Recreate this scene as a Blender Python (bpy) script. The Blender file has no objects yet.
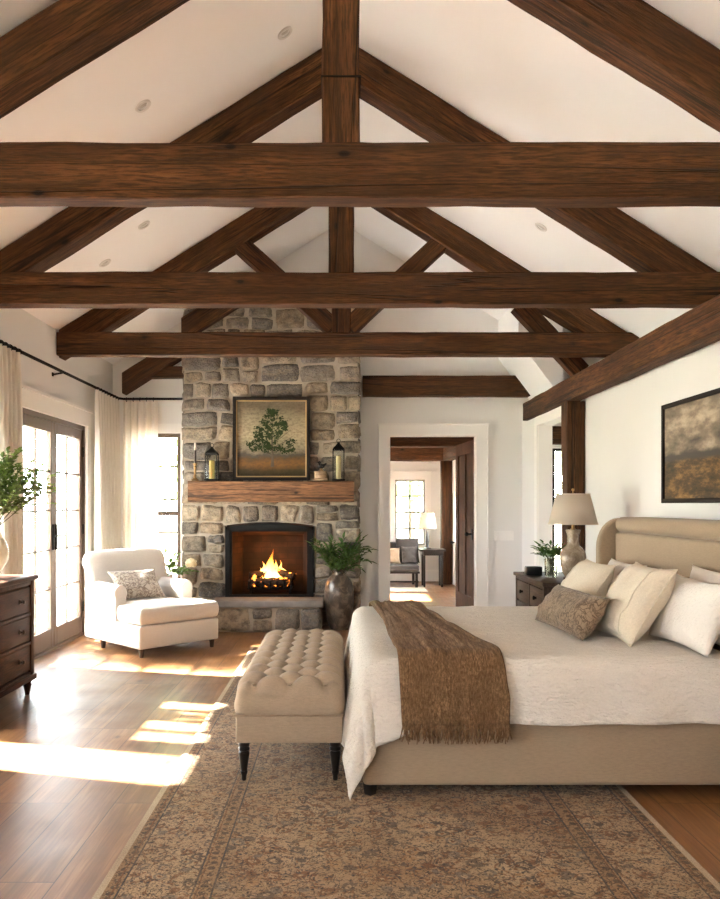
import bpy, bmesh, math, random
from mathutils import Vector, Matrix, noise
PI = math.pi
SC = bpy.context.scene
COL = SC.collection
CAMH = 1.35
V = Vector

# ------------------------------------------------------------------ mesh builder
class MB:
    def __init__(s):
        s.v = []; s.f = []; s.m = []; s.c = []
    def add(s, vs, fs, mi=0, col=None):
        o = len(s.v)
        s.v += [V(p) for p in vs]
        s.c += [col] * len(vs)
        for f in fs:
            s.f.append([i + o for i in f]); s.m.append(mi)
        return s
    def xf(s, start, M):
        for i in range(start, len(s.v)):
            s.v[i] = M @ s.v[i]
        return s
    def box(s, x0, x1, y0, y1, z0, z1, mi=0):
        vs = [(x, y, z) for x in (x0, x1) for y in (y0, y1) for z in (z0, z1)]
        return s.add(vs, [(0,1,3,2),(4,6,7,5),(0,4,5,1),(2,3,7,6),(0,2,6,4),(1,5,7,3)], mi)
    def rbox(s, x0, x1, y0, y1, z0, z1, r=.01, seg=2, mi=0):
        bm = bmesh.new()
        bmesh.ops.create_cube(bm, size=1)
        for v in bm.verts:
            v.co = V(((x0+x1)/2 + v.co.x*(x1-x0), (y0+y1)/2 + v.co.y*(y1-y0), (z0+z1)/2 + v.co.z*(z1-z0)))
        r = min(r, .49*min(abs(x1-x0), abs(y1-y0), abs(z1-z0)))
        bmesh.ops.bevel(bm, geom=bm.edges[:], offset=r, segments=seg, profile=.5, affect='EDGES')
        bm.verts.index_update()
        s.add([v.co.copy() for v in bm.verts], [[v.index for v in f.verts] for f in bm.faces], mi)
        bm.free(); return s
    def tube(s, pts, rad, n=8, mi=0, cap=True):
        pts = [V(p) for p in pts]
        if not isinstance(rad, (list, tuple)): rad = [rad]*len(pts)
        vs = []; up = V((0,0,1))
        t0 = (pts[1]-pts[0]).normalized()
        a = t0.cross(up)
        if a.length < 1e-3: a = t0.cross(V((1,0,0)))
        a.normalize()
        for i, p in enumerate(pts):
            t = (pts[min(i+1, len(pts)-1)] - pts[max(i-1, 0)]).normalized()
            a = (a - t*a.dot(t)); a.normalize(); b = t.cross(a)
            for k in range(n):
                w = 2*PI*k/n
                vs.append(p + (a*math.cos(w) + b*math.sin(w))*rad[i])
        fs = []
        for i in range(len(pts)-1):
            for k in range(n):
                fs.append((i*n+k, i*n+(k+1)%n, (i+1)*n+(k+1)%n, (i+1)*n+k))
        if cap:
            fs.append(list(range(n))[::-1]); fs.append([(len(pts)-1)*n+k for k in range(n)])
        return s.add(vs, fs, mi)
    def lathe(s, prof, c=(0,0,0), n=24, mi=0):
        c = V(c); vs = []; fs = []
        for r, z in prof:
            for k in range(n):
                w = 2*PI*k/n
                vs.append(c + V((r*math.cos(w), r*math.sin(w), z)))
        for i in range(len(prof)-1):
            for k in range(n):
                fs.append((i*n+k, i*n+(k+1)%n, (i+1)*n+(k+1)%n, (i+1)*n+k))
        if prof[0][0] > 1e-4: fs.append(list(range(n))[::-1])
        if prof[-1][0] > 1e-4: fs.append([(len(prof)-1)*n+k for k in range(n)])
        return s.add(vs, fs, mi)
    def prism(s, poly, axis, a0, a1, mi=0):
        # poly: 2-D points in the plane across the axis
        def P(u, w, a):
            return {'x': (a,u,w), 'y': (u,a,w), 'z': (u,w,a)}[axis]
        n = len(poly)
        vs = [P(u,w,a0) for u,w in poly] + [P(u,w,a1) for u,w in poly]
        fs = [list(range(n))[::-1], [n+i for i in range(n)]]
        fs += [(i, (i+1)%n, n+(i+1)%n, n+i) for i in range(n)]
        return s.add(vs, fs, mi)
    def grid(s, fn, nu, nv, mi=0, cu=False, cv=False, col=None):
        vs = [fn(i/nu, j/nv) for i in range(nu + (0 if cu else 1)) for j in range(nv + (0 if cv else 1))]
        A = nu if cu else nu+1; B = nv if cv else nv+1
        fs = []
        for i in range(nu):
            for j in range(nv):
                i2 = (i+1) % A; j2 = (j+1) % B
                fs.append((i*B+j, i2*B+j, i2*B+j2, i*B+j2))
        return s.add(vs, fs, mi, col)
    def ball(s, c, r, n=10, sc=(1,1,1), mi=0):
        prof = [(max(r*math.sin(PI*i/n), 1e-5), -r*math.cos(PI*i/n)) for i in range(n+1)]
        st = len(s.v); s.lathe(prof, (0,0,0), n+4, mi)
        M = Matrix.Translation(V(c)) @ Matrix.Diagonal((*sc, 1))
        return s.xf(st, M)
    def build(s, name, mats, parent=None, smooth=True, ang=40, local=False, recalc=True, matrix=None):
        me = bpy.data.meshes.new(name)
        vs = s.v
        if matrix is not None:
            pass
        elif parent is not None and not local:
            Mi = WORLD[parent.name].inverted(); vs = [Mi @ p for p in vs]
        me.from_pydata([tuple(p) for p in vs], [], s.f)
        if not isinstance(mats, (list, tuple)): mats = [mats]
        for m in mats: me.materials.append(m)
        for i, p in enumerate(me.polygons):
            p.material_index = s.m[i]; p.use_smooth = smooth
        if any(c is not None for c in s.c):
            at = me.color_attributes.new('Col', 'FLOAT_COLOR', 'POINT')
            for i, c in enumerate(s.c):
                at.data[i].color = (*(c or (.5,.5,.5)), 1)
        if recalc:
            bm = bmesh.new(); bm.from_mesh(me)
            bmesh.ops.recalc_face_normals(bm, faces=bm.faces[:]); bm.to_mesh(me); bm.free()
        if smooth: me.set_sharp_from_angle(angle=math.radians(ang))
        o = bpy.data.objects.new(name, me); COL.objects.link(o)
        if parent is not None:
            o.parent = parent
            WORLD[o.name] = WORLD[parent.name] @ (matrix if matrix is not None else Matrix())
            if matrix is not None: o.matrix_local = matrix
        else:
            WORLD[o.name] = matrix if matrix is not None else Matrix()
            if matrix is not None: o.matrix_world = matrix
        return o

WORLD = {}
def thing(name, label, cat, loc=(0,0,0), rotz=0, group=None, kind=None):
    o = bpy.data.objects.new(name, None); COL.objects.link(o)
    o.empty_display_size = .1
    o.location = loc; o.rotation_euler = (0,0,rotz)
    WORLD[o.name] = Matrix.Translation(V(loc)) @ Matrix.Rotation(rotz, 4, 'Z')
    return tag(o, label, cat, group, kind)
def tag(o, label=None, cat=None, group=None, kind=None):
    if label: o['label'] = label
    if cat: o['category'] = cat
    if group: o['group'] = group
    if kind: o['kind'] = kind
    return o
def struct(name, mb, m, label=None, cat=None, parent=None, **kw):
    o = mb.build(name, m, parent, **kw)
    if parent is None: tag(o, label, cat, None, 'structure')
    return o
def sthing(name, label, cat, loc=(0,0,0)):
    return thing(name, label, cat, loc, 0, None, 'structure')
def copy_tree(o, parent=None):
    c = o.copy(); COL.objects.link(c)
    if parent is not None: c.parent = parent
    for ch in [k for k in bpy.data.objects if k.parent == o and k is not c]:
        copy_tree(ch, c)
    return c

def px(x, y, d):
    """photo pixel at depth d -> world point"""
    return V(((x-341)*d/795, d, CAMH + (505-y)*d/795))

# ------------------------------------------------------------------ materials
class N:
    def __init__(s, name):
        s.m = bpy.data.materials.new(name); s.m.use_nodes = True
        s.t = s.m.node_tree; s.t.nodes.clear()
        s.out = s.n('ShaderNodeOutputMaterial')
    def n(s, typ, **kw):
        x = s.t.nodes.new(typ)
        for k, v in kw.items():
            if k.startswith('i_'):
                key = k[2:]; key = int(key) if key.isdigit() else key.replace('__', ' ')
                s.set(x.inputs[key], v)
            else: setattr(x, k, v)
        return x
    def set(s, sock, v):
        if isinstance(v, bpy.types.NodeSocket): s.t.links.new(v, sock)
        elif isinstance(v, bpy.types.Node): s.t.links.new(v.outputs[0], sock)
        else:
            if isinstance(v, (tuple, list)) and len(v) == 3 and sock.type == 'RGBA': v = (*v, 1)
            sock.default_value = v
    def obj(s): return s.n('ShaderNodeTexCoord').outputs['Object']
    def rnd(s, vec, k=37.0):
        r = s.n('ShaderNodeObjectInfo').outputs['Random']
        m = s.n('ShaderNodeMath', operation='MULTIPLY', i_0=r, i_1=k)
        return s.n('ShaderNodeVectorMath', operation='ADD', i_0=vec, i_1=m.outputs[0]).outputs[0]
    def map(s, vec, scale=(1,1,1), rot=(0,0,0), loc=(0,0,0)):
        return s.n('ShaderNodeMapping', i_Vector=vec, i_Scale=scale, i_Rotation=rot, i_Location=loc).outputs[0]
    def noise(s, vec, scale=5, detail=4, rough=.5, dist=0):
        return s.n('ShaderNodeTexNoise', i_Vector=vec, i_Scale=scale, i_Detail=detail, i_Roughness=rough, i_Distortion=dist).outputs[0]
    def vor(s, vec, scale=5, feature='F1', out=0, rnd=1.0):
        return s.n('ShaderNodeTexVoronoi', feature=feature, i_Vector=vec, i_Scale=scale, i_Randomness=rnd).outputs[out]
    def ramp(s, fac, stops, interp='LINEAR'):
        r = s.n('ShaderNodeValToRGB', i_Fac=fac); cr = r.color_ramp; cr.interpolation = interp
        while len(cr.elements) < len(stops): cr.elements.new(.5)
        for e, (p, c) in zip(cr.elements, stops):
            e.position = p; e.color = (*c, 1) if isinstance(c, (tuple, list)) else (c, c, c, 1)
        return r.outputs[0]
    def mix(s, fac, a, b, blend='MIX'):
        x = s.n('ShaderNodeMix', data_type='RGBA', blend_type=blend)
        s.set(x.inputs[0], fac); s.set(x.inputs[6], a); s.set(x.inputs[7], b)
        return x.outputs[2]
    def math(s, op, a, b=0.0, clamp=False):
        return s.n('ShaderNodeMath', operation=op, use_clamp=clamp, i_0=a, i_1=b).outputs[0]
    def sep(s, vec): return s.n('ShaderNodeSeparateXYZ', i_0=vec).outputs
    def comb(s, x, y, z): return s.n('ShaderNodeCombineXYZ', i_0=x, i_1=y, i_2=z).outputs[0]
    def bump(s, h, strength=.3, dist=.01):
        return s.n('ShaderNodeBump', i_Height=h, i_Strength=strength, i_Distance=dist).outputs[0]
    def pbsdf(s, col, rough=.5, metal=0, normal=None, spec=.5, **kw):
        b = s.n('ShaderNodeBsdfPrincipled')
        s.set(b.inputs['Base Color'], col); s.set(b.inputs['Roughness'], rough); s.set(b.inputs['Metallic'], metal)
        s.set(b.inputs['Specular IOR Level'], spec)
        if normal is not None: s.set(b.inputs['Normal'], normal)
        for k, v in kw.items(): s.set(b.inputs[k.replace('_', ' ')], v)
        return b
    def done(s, shader):
        s.set(s.out.inputs[0], shader); return s.m

def plain(name, col, rough=.5, metal=0, spec=.5, var=0.0, vs=8, bump=0, bs=60, **kw):
    k = N(name); c = col; nrm = None; vec = k.obj()
    if var:
        f = k.noise(vec, vs, 4)
        c = k.mix(f, tuple(x*(1-var) for x in col), tuple(min(1, x*(1+var)) for x in col))
    if bump: nrm = k.bump(k.noise(vec, bs, 3), bump, .004)
    return k.done(k.pbsdf(c, rough, metal, nrm, spec, **kw))

def fabric(name, col, var=.12, weave=260, bump=.25, vs=5, rough=.9, crinkle=0, sheen=.15, slub=.12):
    k = N(name); vec = k.obj()
    a = k.noise(k.map(vec, (weave, weave*.12, weave)), 1, 2); b = k.noise(k.map(vec, (weave*.12, weave, weave*.5)), 1, 2)
    w = k.math('ADD', k.math('MULTIPLY', a, .5), k.math('MULTIPLY', b, .5))
    big = k.noise(vec, vs, 3)
    c = k.mix(big, tuple(x*(1-var) for x in col), tuple(min(1, x*(1+var*.6)) for x in col))
    c = k.mix(k.ramp(w, [(.3, 0.), (.7, 1.)]), k.mix(slub*2, c, (0,0,0), 'MIX'), c)
    nrm = k.bump(w, bump, .003)
    if crinkle:
        cr = k.noise(k.map(vec, (26, 90, 60)), 1, 3, .6, .4)
        nrm2 = k.n('ShaderNodeBump', i_Height=cr, i_Strength=crinkle, i_Distance=.02, i_Normal=nrm).outputs[0]
        nrm = nrm2
    return k.done(k.pbsdf(c, rough, 0, nrm, .2, Sheen_Weight=sheen, Sheen_Roughness=.5))

def wood(name, cs, axis='X', sc=1.0, rough=.5, bump=.3, knots=True, spec=.4, rnd=True, coat=0):
    """cs: dark, mid, light; grain runs along axis of the part's own coordinates"""
    k = N(name); vec = k.obj()
    if rnd: vec = k.rnd(vec)
    st = {'X': (1.3,21,21), 'Y': (21,1.3,21), 'Z': (21,21,1.3)}[axis]
    st = tuple(x*sc for x in st)
    warp = k.noise(k.map(vec, tuple(x*.35 for x in st)), 1, 2)
    v2 = k.n('ShaderNodeVectorMath', operation='ADD', i_0=k.map(vec, st), i_1=k.math('MULTIPLY', warp, .8)).outputs[0]
    g = k.noise(v2, 1.0, 8, .66, .15)
    fine = k.noise(k.map(vec, tuple(x*(4.5 if x > 5*sc else 6) for x in st)), 1, 4, .65)
    c = k.ramp(g, [(.28, cs[0]), (.5, cs[1]), (.72, cs[2])])
    c = k.mix(k.ramp(fine, [(.40, .8), (.54, 0.)]), c, cs[0])
    c = k.mix(k.ramp(fine, [(.54, 0.), (.70, .3)]), c, cs[2])
    patch = k.noise(vec, 2.2*sc, 2)
    c = k.mix(k.ramp(patch, [(.35, .45), (.65, 0.)]), c, tuple(x*.6 for x in cs[1]))
    h = k.math('ADD', k.math('MULTIPLY', g, .7), k.math('MULTIPLY', fine, .5))
    if knots:
        ks = {'X': (1.7,3.4,3.4), 'Y': (3.4,1.7,3.4), 'Z': (3.4,3.4,1.7)}[axis]
        d = k.vor(k.map(vec, tuple(x*sc for x in ks)), 1.45)
        c = k.mix(k.ramp(d, [(.05, 1.), (.085, .35), (.17, 0.)]), c, tuple(x*.25 for x in cs[0]))
        # long drying cracks
        ck = k.noise(k.map(vec, tuple(x*(.16 if x < 5*sc else .6) for x in st)), .62, 3, .5, .3)
        cr = k.ramp(k.math('ABSOLUTE', k.math('SUBTRACT', ck, .5)), [(.004, 1.), (.012, 0.)])
        c = k.mix(k.math('MULTIPLY', cr, .8), c, tuple(x*.2 for x in cs[0]))
        h = k.math('SUBTRACT', h, k.math('MULTIPLY', cr, .5))
    return k.done(k.pbsdf(c, rough, 0, k.bump(h, bump, .01), spec, Coat_Weight=coat, Coat_Roughness=.2))

M = {}
BEAM = ((.017,.0063,.0022), (.073,.0275,.0086), (.165,.068,.0225))
M['beam'] = wood('aged_beam_wood', BEAM, 'X', 1.0, .75, .55, spec=.2)
M['post'] = wood('aged_post_wood', BEAM, 'Z', 1.0, .75, .5, spec=.2)
M['mantel'] = wood('mantel_wood', ((.05,.022,.01), (.19,.088,.04), (.34,.17,.085)), 'X', 1.0, .7, .5, spec=.25)
DW = ((.014,.005,.003), (.055,.019,.009), (.12,.046,.021))
M['dresser_wood'] = wood('dark_walnut', DW, 'Y', 1.3, .5, .08, knots=False, spec=.15)
M['dresser_wood_z'] = wood('dark_walnut_upright', DW, 'Z', 1.3, .5, .08, knots=False, spec=.15)
GW = ((.020,.012,.008), (.048,.029,.020), (.085,.054,.037))
M['stand_wood'] = wood('grey_brown_wood', GW, 'Y', 1.5, .55, .1, knots=False, spec=.2)
M['stand_wood_x'] = wood('grey_brown_wood_front', GW, 'Z', 1.5, .55, .1, knots=False, spec=.15)
M['door_wood'] = wood('door_wood', ((.02,.008,.004), (.075,.03,.012), (.15,.066,.028)), 'Z', 1.2, .7, .12, knots=False, spec=.1)
M['turned'] = plain('ebonised_wood', (.012,.008,.006), .35)
M['leg_wood'] = plain('dark_leg_wood', (.05,.024,.012), .45, var=.3, vs=30)
M['frame_dark'] = plain('dark_frame_wood', (.012,.007,.005), .6, spec=.2, var=.3, vs=25)
M['gilt'] = plain('aged_gilt', (.42,.27,.12), .45, .6)
M['black_iron'] = plain('black_iron', (.009,.008,.007), .65, 0, .12, bump=.1)
M['bronze'] = plain('bronze_door_frame', (.095,.06,.037), .45, .2, var=.15)
M['brass'] = plain('aged_brass', (.36,.22,.09), .35, .9, var=.2, vs=30)
M['pewter'] = plain('dark_pewter_pull', (.10,.08,.065), .3, .9)
M['white_trim'] = plain('white_trim_paint', (.86,.84,.81), .45, bump=.03)
M['plaster'] = plain('warm_white_plaster', (.80,.785,.765), .85, var=.025, vs=2, bump=.08, bs=30, spec=.2)
M['ceiling'] = plain('white_ceiling_plaster', (.87,.86,.845), .9, var=.02, vs=1.5, bump=.05, bs=25, spec=.2)
M['linen'] = fabric('beige_linen_upholstery', (.37,.275,.185), .08, 320, .3)
M['bench_linen'] = fabric('bench_linen', (.40,.31,.225), .1, 320, .3)
M['piping_linen'] = fabric('linen_piping', (.34,.25,.17), .08, 320, .3)
M['duvet'] = fabric('white_crinkled_linen', (.76,.70,.63), .04, 240, .3, crinkle=.9, slub=.06)
M['white_pillow'] = fabric('white_cotton', (.84,.80,.745), .03, 300, .2, crinkle=.5, slub=.03)
M['cream_pillow'] = fabric('cream_linen', (.72,.63,.50), .06, 220, .35, crinkle=.3, slub=.09)
M['ivory'] = fabric('ivory_upholstery', (.64,.585,.525), .04, 300, .25, slub=.05)
M['grey_trim'] = plain('grey_window_paint', (.30,.28,.25), .5)
M['grey_fabric'] = fabric('grey_fabric', (.07,.062,.057), .1, 200, .3)
M['throw'] = None
def throw_mat():
    k = N('brown_woven_throw'); vec = k.obj()
    a = k.noise(k.map(vec, (160, 14, 60)), 1, 4, .7); b = k.noise(vec, 9, 4, .6); d = k.noise(k.map(vec, (14, 200, 200)), 1, 2)
    c = k.ramp(a, [(.32, (.075,.039,.017)), (.5, (.165,.094,.046)), (.68, (.30,.19,.105))])
    c = k.mix(k.ramp(b, [(.4, .5), (.6, 0.)]), c, (.11,.06,.027))
    h = k.math('ADD', a, k.math('MULTIPLY', d, .5))
    return k.done(k.pbsdf(c, .95, 0, k.bump(h, .6, .01), .1, Sheen_Weight=.05))
M['throw'] = throw_mat()
def curtain_mat():
    k = N('cream_curtain_linen'); vec = k.obj()
    w = k.noise(k.map(vec, (120,120,20)), 1, 3)
    c = k.mix(w, (.77,.72,.65), (.85,.81,.75))
    d = k.pbsdf(c, .95, 0, k.bump(w, .1, .003), .1)
    t = k.n('ShaderNodeBsdfTranslucent', i_Color=c)
    mx = k.n('ShaderNodeMixShader', i_0=.35); k.set(mx.inputs[1], d); k.set(mx.inputs[2], t)
    return k.done(mx)
M['curtain'] = curtain_mat()
def lampshade_mat(name, col):
    k = N(name); vec = k.obj(); w = k.noise(k.map(vec, (150,150,150)), 1, 3)
    c = k.mix(w, tuple(x*.92 for x in col), col)
    d = k.pbsdf(c, .9, 0, k.bump(w, .15, .003), .1)
    t = k.n('ShaderNodeBsdfTranslucent', i_Color=c)
    mx = k.n('ShaderNodeMixShader', i_0=.3); k.set(mx.inputs[1], d); k.set(mx.inputs[2], t)
    return k.done(mx)
M['shade'] = lampshade_mat('linen_lampshade', (.76,.675,.56))
def pane_mat(name, tint=(1,1,1)):
    k = N(name)
    t = k.n('ShaderNodeBsdfTransparent', i_Color=tint); g = k.n('ShaderNodeBsdfGlossy', i_Color=(1,1,1), i_Roughness=.02)
    fr = k.n('ShaderNodeFresnel', i_IOR=1.45)
    mx = k.n('ShaderNodeMixShader', i_0=k.math('MULTIPLY', fr, .6, True)); k.set(mx.inputs[1], t); k.set(mx.inputs[2], g)
    return k.done(mx)
M['pane'] = pane_mat('window_glass', (.97,.98,.97))
M['glass'] = pane_mat('clear_vase_glass', (.86,.86,.82))
def water_glass():
    k = N('mottled_vase_glass'); vec = k.obj()
    sp = k.noise(vec, 40, 3)
    d = k.pbsdf(k.mix(sp, (.42,.36,.30), (.62,.56,.48)), .15, 0, k.bump(k.noise(vec, 25, 2), .2, .01), .6)
    t = k.n('ShaderNodeBsdfTransparent', i_Color=(.9,.87,.82))
    mx = k.n('ShaderNodeMixShader', i_0=.45); k.set(mx.inputs[1], d); k.set(mx.inputs[2], t)
    return k.done(mx)
M['vase_glass'] = water_glass()

def floor_mat(name, rot=PI/2):
    k = N(name); vec = k.obj()
    mv = k.map(vec, (1,1,1), (0,0,rot))
    br = k.n('ShaderNodeTexBrick', offset=.37, offset_frequency=3, i_Vector=mv, i_Scale=1.0, i_Color1=(0,0,0), i_Color2=(1,1,1), i_Mortar=(.5,.5,.5))
    br.inputs['Mortar Size'].default_value = .0022; br.inputs['Mortar Smooth'].default_value = .1
    br.inputs['Brick Width'].default_value = 1.2; br.inputs['Row Height'].default_value = .205; br.inputs['Bias'].default_value = 0
    plank = k.sep(br.outputs['Color'])[0]
    off = k.comb(k.math('MULTIPLY', plank, 31.0), k.math('MULTIPLY', plank, 17.0), 0.0)
    gv = k.n('ShaderNodeVectorMath', operation='ADD', i_0=vec, i_1=off).outputs[0]
    warp = k.noise(k.map(gv, (5,.5,5)), 1, 2)
    g = k.noise(k.n('ShaderNodeVectorMath', operation='ADD', i_0=k.map(gv, (15,1.0,15)), i_1=k.math('MULTIPLY', warp, 1.6)).outputs[0], 1, 8, .6, .5)
    fine = k.noise(k.map(gv, (90,3.5,90)), 1, 4, .6)
    c = k.ramp(g, [(.3, (.13,.052,.017)), (.5, (.225,.10,.037)), (.7, (.34,.172,.07))])
    c = k.mix(k.ramp(fine, [(.35, .5), (.55, 0.)]), c, (.12,.05,.02))
    c = k.mix(k.ramp(plank, [(0, .6), (.6, 0.)]), c, (.12,.052,.019))
    kn = k.vor(k.map(gv, (4.6,2.6,4)), 1.0)
    c = k.mix(k.ramp(kn, [(.04, .9), (.09, .3), (.16, 0.)]), c, (.035,.014,.006))
    mort = br.outputs['Fac']
    c = k.mix(k.math('MULTIPLY', mort, .85), c, (.03,.014,.007))
    h = k.math('SUBTRACT', k.math('ADD', k.math('MULTIPLY', g, .25), k.math('MULTIPLY', fine, .2)), mort)
    rg = k.ramp(k.noise(vec, 3, 3), [(.3, .3), (.7, .42)])
    return k.done(k.pbsdf(c, rg, 0, k.bump(h, .25, .006), .5))
M['floor'] = floor_mat('oak_plank_floor')

def rug_mat(hx, hy):
    k = N('faded_persian_rug'); vec = k.obj(); x, y, z = k.sep(vec)
    ax = k.math('ABSOLUTE', x); ay = k.math('ABSOLUTE', y)
    e = k.math('MINIMUM', k.math('SUBTRACT', hx, ax), k.math('SUBTRACT', hy, ay))
    BE = (.37,.25,.145); TAN = (.25,.145,.072); RUST = (.15,.058,.021); NAVY = (.03,.032,.038); GREY = (.135,.11,.085)
    def motifs(scale, seedloc, ground):
        v = k.map(vec, (1,1,1), (0,0,0), seedloc)
        wob = k.n('ShaderNodeVectorMath', operation='SCALE', i_0=k.n('ShaderNodeTexNoise', i_Vector=v, i_Scale=scale*1.2, i_Detail=2).outputs['Color'], i_Scale=.055).outputs[0]
        v = k.n('ShaderNodeVectorMath', operation='ADD', i_0=v, i_1=wob).outputs[0]
        d = k.vor(v, scale, rnd=.75); hue = k.vor(v, scale, out=1, rnd=.75)
        hs = k.sep(hue)[0]
        c = ground
        # vines
        n1 = k.noise(v, scale*.75, 2, .5, 1.0)
        c = k.mix(k.ramp(k.math('ABSOLUTE', k.math('SUBTRACT', n1, .5)), [(.012, .9), (.03, 0.)]), c, RUST)
        n2 = k.noise(k.map(v, (1,1,1), (0,0,1)), scale*1.5, 2, .5, 1.0)
        c = k.mix(k.ramp(k.math('ABSOLUTE', k.math('SUBTRACT', n2, .5)), [(.008, .8), (.025, 0.)]), c, NAVY)
        # blossoms: petals round each cell centre
        col = k.ramp(hs, [(.0, (.06,.048,.04)), (.3, RUST), (.55, GREY), (.8, (.30,.16,.07))], 'CONSTANT')
        c = k.mix(k.ramp(d, [(.30, .85), (.36, 0.)]), c, col)
        c = k.mix(k.ramp(d, [(.15, .9), (.2, 0.)]), c, BE)
        c = k.mix(k.ramp(d, [(.07, 1.), (.1, 0.)]), c, RUST)
        d2 = k.vor(v, scale*2.7, rnd=1.0)
        hs2 = k.sep(k.vor(v, scale*2.7, out=1))[1]
        c = k.mix(k.math('MULTIPLY', k.ramp(d2, [(.17, .95), (.25, 0.)]), k.ramp(hs2, [(.4, 0.), (.45, 1.)])), c, NAVY)
        c = k.mix(k.math('MULTIPLY', k.ramp(d2, [(.2, .9), (.28, 0.)]), k.ramp(hs2, [(.2, 1.), (.25, 0.)])), c, RUST)
        return c
    fieldg = k.mix(k.ramp(k.noise(vec, 1.7, 3), [(.4, 0.), (.62, 1.)]), BE, TAN)
    field = motifs(10.5, (.3,.1,0), fieldg)
    border = motifs(13, (7.3,3.1,0), BE)
    c = field
    def band(c, lo, hi, col):
        m = k.math('MULTIPLY', k.math('GREATER_THAN', e, lo), k.math('LESS_THAN', e, hi))
        return k.mix(m, c, col)
    dots = k.mix(k.ramp(k.vor(vec, 22, rnd=.25), [(.28, 1.), (.36, 0.)]), TAN, (.07,.045,.03))
    c = band(c, 0, .40, border)
    c = band(c, .34, .40, dots)
    for lo in (.333, .40, .075): c = band(c, lo, lo+.007, NAVY)
    c = band(c, .347, .352, RUST)
    c = band(c, .025, .075, dots)
    c = band(c, .055, .062, RUST)
    c = band(c, -.1, .028, (.46,.36,.25))
    wear = k.noise(vec, 3.1, 5, .65)
    c = k.mix(k.ramp(wear, [(.38, .0), (.66, .42)]), c, (.22,.14,.073))
    wv = k.n('ShaderNodeVectorMath', operation='ADD', i_0=vec, i_1=k.n('ShaderNodeVectorMath', operation='SCALE', i_0=k.n('ShaderNodeTexNoise', i_Vector=vec, i_Scale=45, i_Detail=2).outputs['Color'], i_Scale=.035).outputs[0]).outputs[0]
    fl = k.vor(wv, 78); fr_ = k.sep(k.vor(wv, 78, out=1))[0]
    sq = k.noise(vec, 34, 2, .5, .8)
    c = k.mix(k.math('MULTIPLY', k.math('GREATER_THAN', e, .03), k.ramp(k.math('ABSOLUTE', k.math('SUBTRACT', sq, .5)), [(.012, .75), (.035, 0.)])), c, (.06,.038,.024))
    ins = k.math('GREATER_THAN', e, .03)
    c = k.mix(k.math('MULTIPLY', ins, k.math('MULTIPLY', k.ramp(fl, [(.28, .85), (.42, 0.)]), k.ramp(fr_, [(.52, 0.), (.56, 1.)]))), c, (.03,.022,.017))
    c = k.mix(k.math('MULTIPLY', ins, k.math('MULTIPLY', k.ramp(fl, [(.28, .7), (.42, 0.)]), k.ramp(fr_, [(.22, 1.), (.26, 0.)]))), c, (.36,.25,.14))
    grain = k.noise(k.map(vec, (210,150,1)), 1, 3)
    c = k.mix(k.ramp(grain, [(.3, .45), (.6, 0.)]), c, (.07,.045,.025))
    pile = k.math('ADD', grain, k.math('MULTIPLY', k.noise(vec, 60, 3), .8))
    return k.done(k.pbsdf(c, .95, 0, k.bump(pile, .5, .006), .1, Sheen_Weight=.1))

def stone_mat():
    k = N('fieldstone'); vec = k.obj()
    at = k.n('ShaderNodeAttribute', attribute_name='Col').outputs['Color']
    a = k.noise(vec, 14, 6, .7); b = k.noise(vec, 60, 4, .7)
    c = k.mix(k.ramp(a, [(.35, .75), (.6, 0.)]), at, (.045,.04,.036))
    c = k.mix(k.ramp(b, [(.5, 0.), (.75, .55)]), c, (.42,.36,.28))
    veins = k.noise(k.map(vec, (5,5,14)), 1, 5, .6, 1.2)
    c = k.mix(k.ramp(veins, [(.5, 0.), (.66, .4)]), c, (.30,.22,.14))
    h = k.math('ADD', k.math('MULTIPLY', a, 1.0), k.math('MULTIPLY', b, .45))
    return k.done(k.pbsdf(c, .9, 0, k.bump(h, .9, .025), .2))
M['stone'] = stone_mat()
M['mortar'] = plain('pale_mortar', (.36,.305,.24), .95, var=.2, vs=30, bump=.6, bs=90, spec=.1)
M['hearthstone'] = plain('hearth_flagstone', (.22,.20,.18), .85, var=.4, vs=9, bump=.6, bs=40, spec=.2)
def firebrick():
    k = N('sooty_firebrick'); x, y, z = k.sep(k.obj())
    mv = k.comb(k.math('ADD', x, y), z, 0.0)
    br = k.n('ShaderNodeTexBrick', offset=.5, i_Vector=mv, i_Scale=1.0, i_Color1=(.08,.036,.02), i_Color2=(.04,.019,.012), i_Mortar=(.03,.02,.015))
    br.inputs['Mortar Size'].default_value = .004; br.inputs['Brick Width'].default_value = .2; br.inputs['Row Height'].default_value = .066
    s = k.noise(k.obj(), 5, 4)
    c = k.mix(k.ramp(s, [(.4, .9), (.65, .25)]), br.outputs['Color'], (.018,.014,.012))
    return k.done(k.pbsdf(c, .9, 0, k.bump(br.outputs['Fac'], -.4, .006), .15))
M['firebrick'] = firebrick()
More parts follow.
